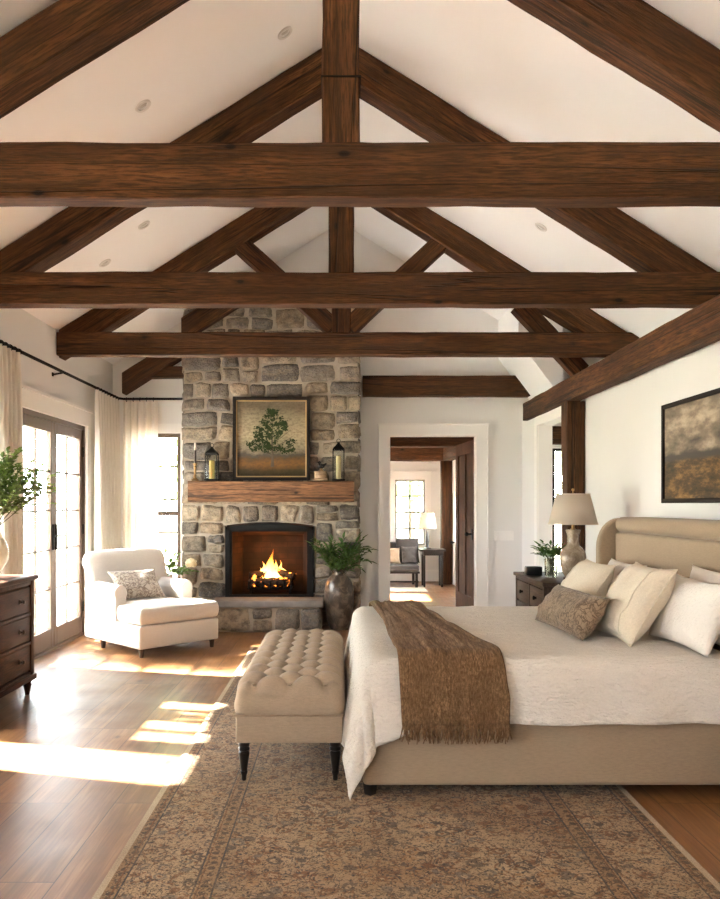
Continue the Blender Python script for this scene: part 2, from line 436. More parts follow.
def flame_mat():
    k = N('fire_flame'); x, y, z = k.sep(k.obj())
    f = k.n('ShaderNodeMapRange', i_0=z, i_1=0.0, i_2=.34).outputs[0]
    n = k.noise(k.map(k.obj(), (14,14,5)), 1, 3)
    f2 = k.math('ADD', f, k.math('MULTIPLY', k.math('SUBTRACT', n, .5), .5))
    c = k.ramp(f2, [(0, (1,.62,.18)), (.3, (1,.5,.1)), (.65, (1,.27,.03)), (1, (.8,.1,.01))])
    em = k.n('ShaderNodeEmission', i_Color=c, i_Strength=k.ramp(f2, [(0, 1.), (.5, .55), (1, .2)]))
    em.inputs[1].default_value = 1
    st = k.math('MULTIPLY', k.ramp(f2, [(0, 1.), (.5, .6), (1, .25)]), 3.6)
    k.set(em.inputs[1], st)
    tr = k.n('ShaderNodeBsdfTransparent')
    mx = k.n('ShaderNodeMixShader', i_0=k.ramp(f2, [(.0, .6), (.5, .5), (.95, .08)])); k.set(mx.inputs[1], tr); k.set(mx.inputs[2], em)
    return k.done(mx)
M['flame'] = flame_mat()
def log_mat():
    k = N('charred_log'); vec = k.obj()
    a = k.noise(k.map(vec, (9,30,30)), 1, 5, .65); b = k.noise(vec, 16, 3)
    c = k.ramp(a, [(.35, (.012,.009,.007)), (.6, (.05,.03,.02)), (.8, (.14,.10,.07))])
    em = k.ramp(b, [(.60, 0.), (.70, 1.)])
    p = k.pbsdf(c, .95, 0, k.bump(a, .8, .02), .1)
    k.set(p.inputs['Emission Color'], (1,.25,.03)); k.set(p.inputs['Emission Strength'], k.math('MULTIPLY', em, 3.0))
    return k.done(p)
M['log'] = log_mat()
def leaf_mat(name, c0, c1, trans=.3):
    k = N(name); vec = k.obj(); n = k.noise(vec, 22, 2)
    c = k.mix(k.ramp(n, [(.3, 0.), (.7, 1.)]), c0, c1)
    d = k.pbsdf(c, .5, 0, None, .4); t = k.n('ShaderNodeBsdfTranslucent', i_Color=c)
    mx = k.n('ShaderNodeMixShader', i_0=trans); k.set(mx.inputs[1], d); k.set(mx.inputs[2], t)
    return k.done(mx)
M['leaf'] = leaf_mat('green_leaf', (.045,.09,.014), (.17,.25,.05))
M['fern'] = leaf_mat('deep_green_leaf', (.028,.068,.012), (.10,.18,.035), .25)
M['bright_leaf'] = leaf_mat('bright_green_leaf', (.08,.17,.02), (.20,.33,.05))
M['tree_leaf'] = leaf_mat('garden_tree_leaf', (.16,.24,.08), (.34,.42,.18))
M['stem'] = plain('plant_stem', (.06,.055,.02), .7)
M['petal'] = leaf_mat('cream_petal', (.80,.66,.40), (.9,.82,.62))
M['petal_white'] = leaf_mat('white_petal', (.80,.78,.68), (.9,.88,.8))
def mottled(name, stops, scale, rough, metal, bump=.2, spec=.5, coat=0):
    k = N(name); vec = k.obj(); a = k.noise(vec, scale, 6, .65, .8)
    c = k.ramp(a, stops)
    return k.done(k.pbsdf(c, rough, metal, k.bump(a, bump, .008), spec, Coat_Weight=coat, Coat_Roughness=.15))
M['urn'] = mottled('mottled_bronze_glaze', [(.3, (.03,.022,.017)), (.5, (.085,.065,.05)), (.62, (.2,.155,.115)), (.75, (.13,.075,.035))], 9, .28, .35)
M['lamp_ceramic'] = mottled('crackled_taupe_ceramic', [(.3, (.16,.115,.075)), (.5, (.30,.23,.16)), (.7, (.45,.37,.28))], 16, .25, 0, .1, .5, .4)
M['white_ceramic'] = plain('white_ceramic', (.80,.77,.72), .3)
M['candle_yellow'] = plain('yellow_candle_wax', (.72,.55,.16), .5, Subsurface_Weight=.2)
M['candle_white'] = plain('white_candle_wax', (.8,.76,.66), .5)
M['candle_pale'] = plain('pale_yellow_candle_wax', (.62,.52,.27), .5)
M['candle_dark'] = plain('dark_candle_wax', (.03,.014,.01), .5)
M['pale_wood'] = wood('pale_box_wood', ((.16,.10,.06), (.33,.22,.13), (.46,.33,.21)), 'X', 2, .6, .15, knots=False)
M['black_gloss'] = plain('black_plastic', (.01,.01,.01), .3)
M['dark_glass'] = plain('dark_bottle_glass', (.015,.012,.010), .12)
M['lawn'] = plain('lawn_grass', (.37,.37,.25), .95, var=.4, vs=3, bump=.3, bs=30)
M['terrace'] = plain('terrace_paving', (.78,.74,.68), .9, var=.08, vs=4)
M['bark'] = plain('tree_bark', (.10,.075,.05), .9, var=.3, vs=20, bump=.5)
M['downlight'] = plain('white_downlight_ring', (.72,.69,.65), .4)
M['bulb_off'] = plain('frosted_bulb', (.55,.51,.46), .3)
def lumbar_mat(name, base, dark, scale):
    k = N(name); vec = k.rnd(k.obj(), 3.0)
    wob = k.n('ShaderNodeTexNoise', i_Vector=vec, i_Scale=scale*.4, i_Detail=2).outputs['Color']
    v = k.n('ShaderNodeVectorMath', operation='ADD', i_0=vec, i_1=k.n('ShaderNodeVectorMath', operation='SCALE', i_0=wob, i_Scale=.10).outputs[0]).outputs[0]
    n = k.noise(v, scale*.55, 2, .5, 1.5)
    l1 = k.ramp(k.math('ABSOLUTE', k.math('SUBTRACT', n, .5)), [(.02, 1.), (.05, 0.)])
    d = k.vor(v, scale, 'DISTANCE_TO_EDGE')
    l2 = k.ramp(d, [(.03, 1.), (.08, 0.)])
    m = k.math('MAXIMUM', l1, k.math('MULTIPLY', l2, .7))
    w = k.noise(k.obj(), 220, 2)
    c = k.mix(m, k.mix(w, tuple(x*.75 for x in base), base), dark)
    return k.done(k.pbsdf(c, .9, 0, k.bump(k.math('ADD', m, w), .25, .005), .15, Sheen_Weight=.15))
M['lumbar'] = lumbar_mat('taupe_embroidered', (.27,.19,.125), (.10,.066,.04), 30)
M['ikat'] = lumbar_mat('grey_ikat', (.47,.395,.32), (.17,.125,.095), 23)
def sky_canvas():
    k = N('tree_painting_ground'); vec = k.obj(); x, y, z = k.sep(vec)
    f = k.n('ShaderNodeMapRange', i_0=z, i_1=0.0, i_2=.82).outputs[0]
    n = k.noise(k.map(vec, (4,4,7)), 1, 6, .7); n2 = k.noise(k.map(vec, (22,22,40)), 1, 4, .7)
    f = k.math('ADD', f, k.math('MULTIPLY', k.math('SUBTRACT', n, .5), .26))
    c = k.ramp(f, [(0, (.012,.010,.006)), (.12, (.04,.027,.010)), (.22, (.15,.066,.017)), (.29, (.085,.045,.017)), (.345, (.055,.048,.04)), (.40, (.18,.145,.10)), (.6, (.32,.255,.165)), (.85, (.24,.19,.12)), (1, (.11,.085,.055))])
    c = k.mix(k.ramp(n2, [(.35, .55), (.55, 0.)]), c, (.05,.035,.02))
    return k.done(k.pbsdf(c, .6, 0, k.bump(n2, .3, .004), .15))
M['tree_canvas'] = sky_canvas()
def land_canvas():
    k = N('moor_painting'); vec = k.obj(); x, y, z = k.sep(vec)
    f = k.n('ShaderNodeMapRange', i_0=z, i_1=0.0, i_2=.6).outputs[0]
    n = k.noise(k.map(vec, (2.6,2.6,6.5)), 1, 7, .6, .1); n2 = k.noise(k.map(vec, (5,5,17)), 1, 8, .72, .1)
    g = k.math('ADD', f, k.math('MULTIPLY', k.math('SUBTRACT', n, .5), .10))
    clouds = k.ramp(n, [(.36, (.06,.047,.036)), (.5, (.21,.165,.12)), (.62, (.46,.37,.27))])
    land = k.ramp(n2, [(.36, (.014,.010,.006)), (.48, (.06,.036,.014)), (.58, (.18,.098,.032)), (.68, (.30,.19,.075))])
    c = k.mix(k.ramp(g, [(.50, 0.), (.54, 1.)]), land, clouds)
    hz = k.math('MULTIPLY', k.ramp(g, [(.44, 0.), (.48, 1.)]), k.ramp(g, [(.52, 1.), (.57, 0.)]))
    c = k.mix(hz, c, (.045,.042,.038))
    return k.done(k.pbsdf(c, .5, 0, k.bump(n2, .25, .004), .3))
M['moor'] = land_canvas()
M['paint_leaf'] = plain('painted_leaf_green', (.018,.028,.008), .8, spec=.1, var=.6, vs=40)
M['paint_trunk'] = plain('painted_trunk_brown', (.05,.03,.015), .6, var=.4, vs=40)
# ------------------------------------------------------------------ the room
XL, XR, YB, YF = -2.67, 2.25, 9.3, -1.6
RIDGE, SLOPE = 4.66, .625
def roof(x): return RIDGE - SLOPE*abs(x)

struct('floor', MB().box(-2.82, 4.0, YF-.15, 14.25, -.12, 0), M['floor'], 'wide oak plank floor running through the bedroom', 'floor')

def wall_y(mb, x0, x1, y0, y1, z1, holes):
    """wall along Y with holes (ya, yb, za, zb)"""
    cur = y0
    for ya, yb, za, zb in sorted(holes):
        if ya > cur: mb.box(x0, x1, cur, ya, 0, z1)
        if za > 0: mb.box(x0, x1, ya, yb, 0, za)
        if zb < z1: mb.box(x0, x1, ya, yb, zb, z1)
        cur = yb
    if cur < y1: mb.box(x0, x1, cur, y1, 0, z1)
    return mb
def wall_x(mb, y0, y1, x0, x1, z1, holes):
    cur = x0
    for xa, xb, za, zb in sorted(holes):
        if xa > cur: mb.box(cur, xa, y0, y1, 0, z1)
        if za > 0: mb.box(xa, xb, y0, y1, 0, za)
        if zb < z1: mb.box(xa, xb, y0, y1, zb, z1)
        cur = xb
    if cur < x1: mb.box(cur, x1, y0, y1, 0, z1)
    return mb
D1 = (6.60, 8.30); D2 = (4.25, 4.78); DH = 2.17; W0 = (.7, 1.6, .7, 2.2); W1 = (4.92, 5.88, .95, 1.75)
EAVE = roof(XL)
struct('wall_left', wall_y(MB(), -2.82, XL, YF, YB, EAVE, [(*D1, 0, DH), (*D2, 0, 1.75), W1, W0]), M['plaster'], 'white plaster wall with the glazed double doors', 'wall', smooth=False)
DX0, DX1, DZ = .573, 1.58, 2.157
BWX = (-2.45, -1.875, .25, 2.19)
mb = wall_x(MB(), YB, YB+.15, -2.82, 2.27, 2.9, [(DX0, DX1, 0, DZ), BWX])
mb.box(2.27, 2.95, YB, YB+.15, 2.5, 2.9)
mb.prism([(-2.82, 2.9), (2.95, 2.9), (2.82, roof(2.82)), (0, RIDGE), (-2.82, roof(-2.82))], 'y', YB, YB+.15)
struct('wall_back', mb, M['plaster'], 'white plaster gable wall behind the stone fireplace', 'wall', smooth=False)
mb = wall_x(MB(), YF-.15, YF, -2.82, 2.95, 2.9, [(-2.3, -1.5, .9, 2.2)])
mb.prism([(-2.82, 2.9), (2.95, 2.9), (2.82, roof(2.82)), (0, RIDGE), (-2.82, roof(-2.82))], 'y', YF-.15, YF)
struct('wall_front', mb, M['plaster'], 'white gable wall opposite the fireplace', 'wall', smooth=False)
mb = MB().box(XR, XR+.15, YF, 7.52, 0, 2.48)
wall_y(mb, 2.117, 2.26, 7.52, YB, 2.52, [(7.52, 8.5, 0, 2.2)])
mb.box(2.21, 2.95, YF, YB, 2.48, 2.52).box(2.8, 2.95, YF, YB, 2.52, roof(2.8)+.02)
struct('wall_right', mb, M['plaster'], 'white plaster wall behind the upholstered bed', 'wall', smooth=False)
for s, nm, xe in ((-1, 'ceiling_left', 2.82), (1, 'ceiling_right', 2.95)):
    x = s*xe
    struct(nm, MB().prism([(0, RIDGE), (x, roof(x)), (x, roof(x)+.14), (0, RIDGE+.14)], 'y', YF-.15, YB+.15), M['ceiling'],
           'sloping white vaulted ceiling on the %s side' % ('window' if s < 0 else 'bed'), 'ceiling', smooth=False)
# steep soffit between the gable tie beam and the wall plate
struct('ceiling_return', MB().prism([(1.84, 3.06), (2.24, 2.53), (2.30, 2.53), (2.30, roof(2.3)-.01), (1.84, roof(1.84)-.01)], 'y', 8.25, YB), M['ceiling'],
       'short steep white soffit above the wall plate by the gable', 'ceiling', smooth=False)

def casing(name, mb, lab): return struct(name, mb, M['white_trim'], lab, 'trim', smooth=False)
c = MB()
c.box(XL, XL+.03, D1[0]-.11, D1[1]+.11, DH, DH+.15).box(XL, XL+.045, D1[0]-.13, D1[1]+.13, DH+.15, DH+.175)
c.box(XL, XL+.025, D1[0]-.11, D1[0], 0, DH).box(XL, XL+.025, D1[1], D1[1]+.11, 0, DH)
casing('trim_1', c, 'white casing round the glazed double doors')
c = MB(); tw = .125
c.box(DX0-tw, DX0, YB-.03, YB, 0, DZ+tw).box(DX1, DX1+tw, YB-.03, YB, 0, DZ+tw).box(DX0, DX1, YB-.03, YB, DZ, DZ+tw)
c.box(DX0-tw-.015, DX1+tw+.015, YB-.06, YB, DZ+tw, DZ+tw+.022).box(DX0-tw-.012, DX0-tw, YB-.052, YB, 0, DZ+tw).box(DX1+tw, DX1+tw+.012, YB-.052, YB, 0, DZ+tw)
casing('trim_2', c, 'white casing round the open doorway beside the fireplace')
c = MB(); x0, x1, z0, z1 = BWX
c.box(x0-.09, x0, YB-.022, YB, z0-.1, z1+.11).box(x1, x1+.05, YB-.022, YB, z0-.1, z1+.11).box(x0, x1, YB-.022, YB, z1, z1+.11).box(x0, x1+.02, YB-.04, YB, z0-.1, z0)
casing('trim_3', c, 'white casing round the tall window beside the chimney')
c = MB()
c.box(2.095, 2.117, 8.5, 8.62, 0, 2.29).box(2.095, 2.117, 7.52, 8.5, 2.2, 2.29)
casing('trim_4', c, 'white casing of the opening behind the nightstand')
struct('baseboard_back', MB().box(.24, DX0-tw-.012, YB-.02, YB, 0, .14).box(DX1+tw+.012, 2.117, YB-.02, YB, 0, .14).box(-2.67, -1.78, YB-.02, YB, 0, .14), M['white_trim'], 'white baseboard along the gable wall', 'baseboard', smooth=False)
struct('baseboard_right', MB().box(XR-.02, XR, YF, 7.3, 0, .14).box(2.097, 2.117, 8.62, YB-.02, 0, .14), M['white_trim'], 'white baseboard along the bed wall', 'baseboard', smooth=False)
struct('baseboard_left', MB().box(XL, XL+.02, 4.36, D1[0]-.11, 0, .14).box(XL, XL+.02, D1[1]+.11, YB-.02, 0, .14), M['white_trim'], 'white baseboard along the window wall', 'baseboard', smooth=False)

# ---- glazed double doors in the left wall
def lever(parent, x, y, side):
    m = MB().rbox(x, x+.012, y-.02, y+.02, .93, 1.17, .004)
    m.tube([(x+.01, y, 1.06), (x+.055, y, 1.06)], .009, 8)
    m.tube([(x+.055, y, 1.06), (x+.057, y+side*.04, 1.06), (x+.055, y+side*.12, 1.055)], .008, 8)
    return m.build('lever_handle', M['black_iron'], parent)
def french_doors(name, y0, y1, label):
    root = sthing(name, label, 'door', (XL-.05, (y0+y1)/2, 0))
    xo, xi = XL-.065, XL-.018
    f = MB().box(xo-.02, xi+.015, y0, y0+.035, 0, DH).box(xo-.02, xi+.015, y1-.035, y1, 0, DH).box(xo-.02, xi+.015, y0+.045, y1-.045, DH-.045, DH).box(xo-.02, xi+.015, y0+.045, y1-.045, 0, .03)
    f.build('door_frame', M['bronze'], root, smooth=False)
    ym = (y0+y1)/2
    for a, b, inner in ((y0+.035, ym, 1), (ym, y1-.035, -1)):
        z0, z1 = .03, DH-.045; st = .075; rb = .17; rt = .10
        L = MB().rbox(xo, xi, a+.003, a+st, z0, z1, .006).rbox(xo, xi, b-st, b-.003, z0, z1, .006)
        L.rbox(xo, xi, a+st, b-st, z0, z0+rb, .006).rbox(xo, xi, a+st, b-st, z1-rt, z1, .006)
        gy0, gy1, gz0, gz1 = a+st, b-st, z0+rb, z1-rt
        L.box(xo+.012, xi-.012, (gy0+gy1)/2-.008, (gy0+gy1)/2+.008, gz0, gz1)
        for i in range(1, 5):
            z = gz0+(gz1-gz0)*i/5; L.box(xo+.012, xi-.012, gy0, gy1, z-.008, z+.008)
        leaf = L.build('door_leaf', M['bronze'], root, smooth=False)
        MB().box(xo+.022, xo+.026, gy0, gy1, gz0, gz1).build('glass_pane', M['pane'], leaf, smooth=False)
        lever(leaf, xi, b-st/2 if inner > 0 else a+st/2, -inner)
        hy = a+.002 if inner > 0 else b-.002
        for hz in (.3, 1.1, 1.9):
            MB().tube([(xi+.008, hy, hz-.05), (xi+.008, hy, hz+.05)], .009, 8).build('hinge', M['black_iron'], leaf)
    return root
french_doors('door_1', *D1, 'bronze framed glazed double doors beside the ivory chaise')

def window(name, axis, a0, a1, z0, z1, depth, mats, label, cols=2, rows=4, meet=None, fr=.045, bar=.02, thick=.06):
    """axis 'x': lies along X at y = depth, 'y': lies along Y at x = depth"""
    def B(mb, u0, u1, d0, d1, w0, w1):
        return mb.box(u0, u1, d0, d1, w0, w1) if axis == 'x' else mb.box(d0, d1, u0, u1, w0, w1)
    loc = ((a0+a1)/2, depth, z0) if axis == 'x' else (depth, (a0+a1)/2, z0)
    root = sthing(name, label, 'window', loc)
    f = MB(); d0, d1 = depth, depth+thick
    B(f, a0, a0+fr, d0, d1, z0, z1); B(f, a1-fr, a1, d0, d1, z0, z1); B(f, a0+fr, a1-fr, d0, d1, z0, z0+fr); B(f, a0+fr, a1-fr, d0, d1, z1-fr, z1)
    if meet: B(f, a0+fr, a1-fr, d0, d1, meet-fr/2, meet+fr/2)
    f.build('window_frame', mats, root, smooth=False)
    g = MB()
    for i in range(1, cols):
        u = a0+(a1-a0)*i/cols; B(g, u-bar/2, u+bar/2, d0+.015, d1-.015, z0+fr, z1-fr)
    for i in range(1, rows):
        w = z0+(z1-z0)*i/rows
        if meet and abs(w-meet) < .05: continue
        B(g, a0+fr, a1-fr, d0+.015, d1-.015, w-bar/2, w+bar/2)
    if g.v: g.build('glazing_bar', mats, root, smooth=False)
    B(MB(), 0, 0, 0, 0, 0, 0)
    p = MB(); B(p, a0+fr, a1-fr, depth+thick/2-.002, depth+thick/2+.002, z0+fr, z1-fr); p.build('glass_pane', M['pane'], root, smooth=False)
    return root
window('window_7', 'y', D2[0], D2[1], .0, 1.75, XL-.09, M['bronze'], 'tall narrow bronze framed window on the near side of the dresser', 1, 1)
window('window_1', 'y', W1[0], W1[1], W1[2], W1[3], XL-.09, M['bronze'], 'bronze framed window above the dresser', 4, 1, fr=.04, bar=.07)
window('window_2', 'x', BWX[0], BWX[1], BWX[2], BWX[3], YB+.03, M['bronze'], 'tall dark framed window beside the stone chimney', 1, 5, meet=1.25, fr=.05, bar=.022)
window('window_3', 'x', -2.3, -1.5, .9, 2.2, YF-.1, M['bronze'], 'unseen bronze framed window added opposite the fireplace for fill light', 2, 3)  # opening added behind the camera as daylight fill
window('window_8', 'y', *W0, XL-.09, M['bronze'], 'unseen narrow bronze framed window added near the camera for side light', 1, 3)  # opening added out of view to let in sky light from the left

# ---- timber
rng = random.Random(3)
def beam(name, p0, p1, w, h, parent, mat='beam', cut0=0, cut1=0, side=None, rough=.006, seed=None):
    """hewn timber from p0 to p1; w across (local Y), h upright (local Z); cut = shear of the end faces"""
    p0, p1 = V(p0), V(p1); L = (p1-p0).length; ex = (p1-p0)/L
    ey = V((0,1,0)) if side is None else V(side)
    ey = (ey - ex*ey.dot(ex)).normalized(); ez = ex.cross(ey)
    if ez.z < -.001: ez = -ez; ey = ez.cross(ex)
    mid = (p0+p1)/2
    R = Matrix((ex, ey, ez)).transposed().to_4x4(); MX = Matrix.Translation(mid) @ R
    sd = rng.random()*100 if seed is None else seed
    c = min(w, h)*.05
    ring = []
    def edge(a, b, n):
        return [(a[0]+(b[0]-a[0])*i/n, a[1]+(b[1]-a[1])*i/n) for i in range(n)]
    hw, hh = w/2, h/2
    P = [(-hw+c,-hh),(hw-c,-hh),(hw,-hh+c),(hw,hh-c),(hw-c,hh),(-hw+c,hh),(-hw,hh-c),(-hw,-hh+c)]
    for i in range(8):
        ring += edge(P[i], P[(i+1)%8], 3 if i % 2 == 0 else 1)
    n = len(ring); k = max(2, int(L/.09)); vs = []; fs = []
    for i in range(k+1):
        t = -L/2+L*i/k
        for (y, z) in ring:
            f = i/k
            x = t + (cut0*z*(1-f)**8 if cut0 else 0) + (cut1*z*f**8 if cut1 else 0)
            if cut0 and i == 0: x = t+cut0*z
            if cut1 and i == k: x = t+cut1*z
            q = V((x*2.2+sd, y*5, z*5))
            d1 = noise.noise(q)*rough + noise.noise(q*3.1)*rough*.45
            l = math.hypot(y/hw, z/hh)
            vs.append(V((x, y*(1+d1/hw), z*(1+d1/hh))))
    for i in range(k):
        for j in range(n):
            fs.append((i*n+j, i*n+(j+1)%n, (i+1)*n+(j+1)%n, (i+1)*n+j))
    fs.append(list(range(n))[::-1]); fs.append([k*n+j for j in range(n)])
    m = MB().add(vs, fs)
    PW = WORLD[parent.name].inverted() @ MX if parent is not None else MX
    return m.build(name, M[mat], parent, ang=32, matrix=PW)

TA = math.atan(SLOPE); CA = math.cos(TA)
def rafter(name, x0, x1, y, w, h, parent, drop=0, plumb=True, **kw):
    """rafter whose top runs under the roof plane between x0 (eave side) and x1"""
    off = V((0, 0, -(h/2)/CA - drop - .004))
    p0 = V((x0, y, roof(x0)))+off; p1 = V((x1, y, roof(x1)))+off
    c = math.tan(TA)
    return beam(name, p0, p1, w, h, parent, cut0=c, cut1=c, **kw)

TR = [(3.75, 2.798, .265, 'nearest the camera, with its wide tie beam across the picture'),
      (5.56, 2.756, .227, 'the middle one of three, its tie beam above the bed'),
      (7.43, 2.752, .215, 'with crossing braces, the one closest to the fireplace')]
for i, (y, zb, h, lab) in enumerate(TR):
    root = thing('roof_truss', 'dark hewn timber roof truss ' + lab, 'roof truss', (0, y, zb), 0, 'timber roof trusses')
    t = .125
    beam('tie_beam', (XL+.01, y+t/2, zb+h/2), (2.79, y+t/2, zb+h/2), t, h, root)
    beam('king_post', (0, y+.04+.09, zb+h-.02), (0, y+.04+.09, RIDGE-.03), .18, .18, root, side=(0,1,0), seed=i*7.7)
    yr = y+.03+.1
    rafter('rafter', XL+.02, -.06, yr, .19, .225, root, drop=.05 if i == 0 else 0)
    rafter('rafter', 2.79, .06, yr, .19, .225, root)
    if i == 2:
        for s in (-1, 1):
            a = px(338-103*s if s > 0 else 444, 240, y+.13); b = px(341-s*8, 328, y+.13)
            beam('brace', a, b, .15, .165, root)
    if i == 0:
        m = MB().rbox(-.096, .096, y+.034, y+.226, 3.39, 3.397, .001)
        m.build('joint_strap', M['black_iron'], root)
# knee brace between truss and wall plate
kb = thing('knee_brace', 'short steep timber brace rising from the wall plate behind the truss', 'timber brace', (2.2, 7.66, 2.6))
beam('brace_timber', (2.30, 7.62, 2.62), (1.70, 7.62, 3.27), .13, .17, kb)
# wall plate and post on the bed wall
wp = thing('wall_plate_beam', 'long dark timber plate along the top of the bed wall', 'timber beam', (2.18, 5, 2.36))
beam('plate_timber', (2.135, YF+.02, 2.405), (2.135, 9.02, 2.405), .145, .20, wp, side=(1,0,0))
ps = thing('timber_post', 'upright dark timber post carrying the wall plate behind the lamp', 'timber post', (2.18, 7.41, 0))
beam('post_timber', (2.163, 7.41, 0), (2.163, 7.41, 2.305), .165, .2, ps, side=(1,0,0))
gt = thing('gable_tie_beam', 'dark timber beam fixed across the gable wall right of the chimney', 'timber beam', (1.2, 9.2, 2.63))
beam('gable_timber', (.25, 9.22, 2.725), (2.18, 9.22, 2.725), .15, .235, gt, cut1=-.9)
gl = thing('gable_collar_beam', 'short dark timber beam at the gable wall left of the chimney', 'timber beam', (-2, 9.2, 2.8))
beam('collar_timber', (-2.3, 9.22, 2.885), (-1.79, 9.22, 2.885), .13, .13, gl)
gr = thing('gable_rafter', 'sloping dark timber against the gable wall above the corner curtains', 'timber rafter', (-2.2, 9.2, 2.7))
beam('rafter_timber', (-2.5, 9.17, 2.745), (-1.79, 9.17, 3.19), .2, .20, gr, cut0=SLOPE, cut1=SLOPE)
gs = thing('chimney_rafter', 'short sloping dark timber across the upper chimney stones', 'timber rafter', (-1.5, 8.74, 3.3))
beam('chimney_rafter_timber', (-1.75, 8.765, 3.27), (-.95, 8.765, 3.77), .12, .22, gs, cut0=SLOPE, cut1=SLOPE)

# ---- recessed ceiling lights
def ceil_at(x, y):
    a = (x-341)/795; b = (505-y)/795
    d = (RIDGE-CAMH)/(b+SLOPE*abs(a)); return V((a*d, d, CAMH+b*d))
DL = [(143,106,'low on the window side slope in front of the middle truss'), (285,33,'high on the window side slope, nearest the ridge'), (144,225,'on the window side slope between the two farther trusses'),
      (105,263,'lowest on the window side slope, nearest the curtain rod'), (541,227,'on the bed side slope behind the nearest tie beam')]
for x, y, lab in DL:
    p = ceil_at(x, y); s = -1 if p.x < 0 else 1
    root = thing('recessed_light', 'small white recessed downlight ' + lab, 'ceiling light', p, 0, 'recessed ceiling lights')
    R = Matrix.Rotation(s*TA, 4, 'Y')
    a = MB(); a.lathe([(.034, .0), (.036, -.006), (.05, -.008), (.056, -.004), (.056, .004)], n=24); a.xf(0, R)
    a.build('trim_ring', M['downlight'], root, local=True)
    b = MB(); b.lathe([(.0001, -.006), (.02, -.005), (.034, .004)], n=20); b.xf(0, R @ Matrix.Rotation(.35, 4, 'X'))
    b.build('lamp_lens', M['bulb_off'], root, local=True)

# ---- light switch plate on the gable wall
sw = thing('switch_plate', 'white four gang light switch plate on the wall right of the doorway', 'light switch', (1.905, YB, 1.0))
MB().rbox(1.905-.115, 1.905+.115, YB-.006, YB, .935, 1.05, .003).build('plate', M['white_trim'], sw)
for i in range(4):
    cx = 1.905+(i-1.5)*.05
    MB().rbox(cx-.015, cx+.015, YB-.011, YB-.005, .958, 1.027, .003).build('rocker', M['white_trim'], sw)

# ------------------------------------------------------------------ room beyond the doorway
Y2 = 14.1
mb = wall_x(MB(), Y2, Y2+.15, -.3, 2.05, 2.5, [(.957, 1.49, .64, 1.80)])
struct('wall_far', mb, M['plaster'], 'pale far wall of the room beyond the doorway', 'wall', smooth=False)
mb = wall_y(MB(), -.4, -.25, YB+.15, Y2, 2.5, [(11.5, 12.5, 0, 1.45)])
struct('wall_far_left', mb, M['plaster'], 'window side wall of the room beyond the doorway', 'wall', smooth=False)
mb = wall_y(MB(), 1.9, 2.05, YB+.15, Y2, 2.5, [(12.35, 13.45, 0, 1.58)])
struct('wall_far_right', mb, M['plaster'], 'right wall of the room beyond the doorway', 'wall', smooth=False)
struct('ceiling_far', MB().box(-.4, 2.05, YB+.15, Y2+.15, 2.5, 2.6), M['ceiling'], 'low ceiling of the room beyond the doorway', 'ceiling', smooth=False)
window('window_4', 'x', .957, 1.49, .64, 1.80, Y2+.02, M['grey_trim'], 'small paned window at the end of the room beyond', 2, 4, fr=.035, bar=.03)
window('window_5', 'y', 11.5, 12.5, .0, 1.45, -.36, M['white_trim'], 'long side window of the room beyond', 4, 2)
c = MB(); x0, x1, z0, z1 = .957, 1.49, .64, 1.80
c.box(x0-.1, x0, Y2-.02, Y2, z0-.1, z1+.14).box(x1, x1+.1, Y2-.02, Y2, z0-.1, z1+.14).box(x0, x1, Y2-.02, Y2, z1, z1+.14).box(x0-.12, x1+.12, Y2-.03, Y2, z1+.14, z1+.155).box(x0, x1, Y2-.03, Y2, z0-.1, z0)
casing('trim_5', c, 'white casing round the small window in the room beyond')
struct('baseboard_far', MB().box(-.25, 1.9, Y2-.02, Y2, 0, .2), M['white_trim'], 'tall white baseboard in the room beyond', 'baseboard', smooth=False)
b1 = thing('ceiling_beam', 'dark ceiling beam crossing the next room just inside its doorway', 'timber beam', (.8, 11, 2.15), 0, 'ceiling beams in the next room')
beam('ceiling_beam_timber', (-.24, 11.0, 2.30), (1.88, 11.0, 2.30), .2, .30, b1)
b2 = thing('ceiling_beam', 'dark ceiling beam farthest away, above the small paned window', 'timber beam', (.8, 13.6, 2.1), 0, 'ceiling beams in the next room')
beam('ceiling_beam_timber', (-.24, 13.6, 2.29), (1.88, 13.6, 2.29), .2, .37, b2)
b3 = thing('ceiling_edge_beam', 'dark beam running along the right wall of the next room', 'timber beam', (1.8, 12, 2.1))
beam('edge_beam_timber', (1.81, 11.12, 2.28), (1.81, 13.48, 2.28), .16, .36, b3, side=(1,0,0))
b4 = thing('corner_post', 'dark timber post in the far corner of the next room', 'timber post', (1.81, 13.75, 0))
beam('corner_post_timber', (1.80, 13.6, 0), (1.80, 13.6, 2.10), .18, .19, b4, side=(1,0,0))
# plank door standing open into the next room
dr = sthing('door_3', 'dark wooden panelled door standing open in the doorway', 'door', (1.575, YB+.15, 0))
hA = V((1.600, YB+.16, 0)); hB = V((1.525, YB+1.14, 0)); ang = math.atan2(hB.y-hA.y, hB.x-hA.x); LW = (hB-hA).length
DM = Matrix.Translation(hA) @ Matrix.Rotation(ang, 4, 'Z')
def dbx(m, a0, a1, t0, t1, z0, z1):
    st = len(m.v); m.rbox(a0, a1, t0, t1, z0, z1, .004); m.xf(st, DM); return m
lf = MB(); z0, z1 = .012, 2.13; ns = 5
dbx(lf, 0, .14, -.022, .022, z0, z1); dbx(lf, LW-.14, LW, -.022, .022, z0, z1)
dbx(lf, .14, LW-.14, -.022, .022, z0, z0+.22); dbx(lf, .14, LW-.14, -.022, .022, z1-.15, z1)
dbx(lf, LW/2-.055, LW/2+.055, -.022, .022, z0+.22, z1-.15)
leaf = lf.build('door_leaf', M['door_wood'], dr, smooth=False)
pn = MB()
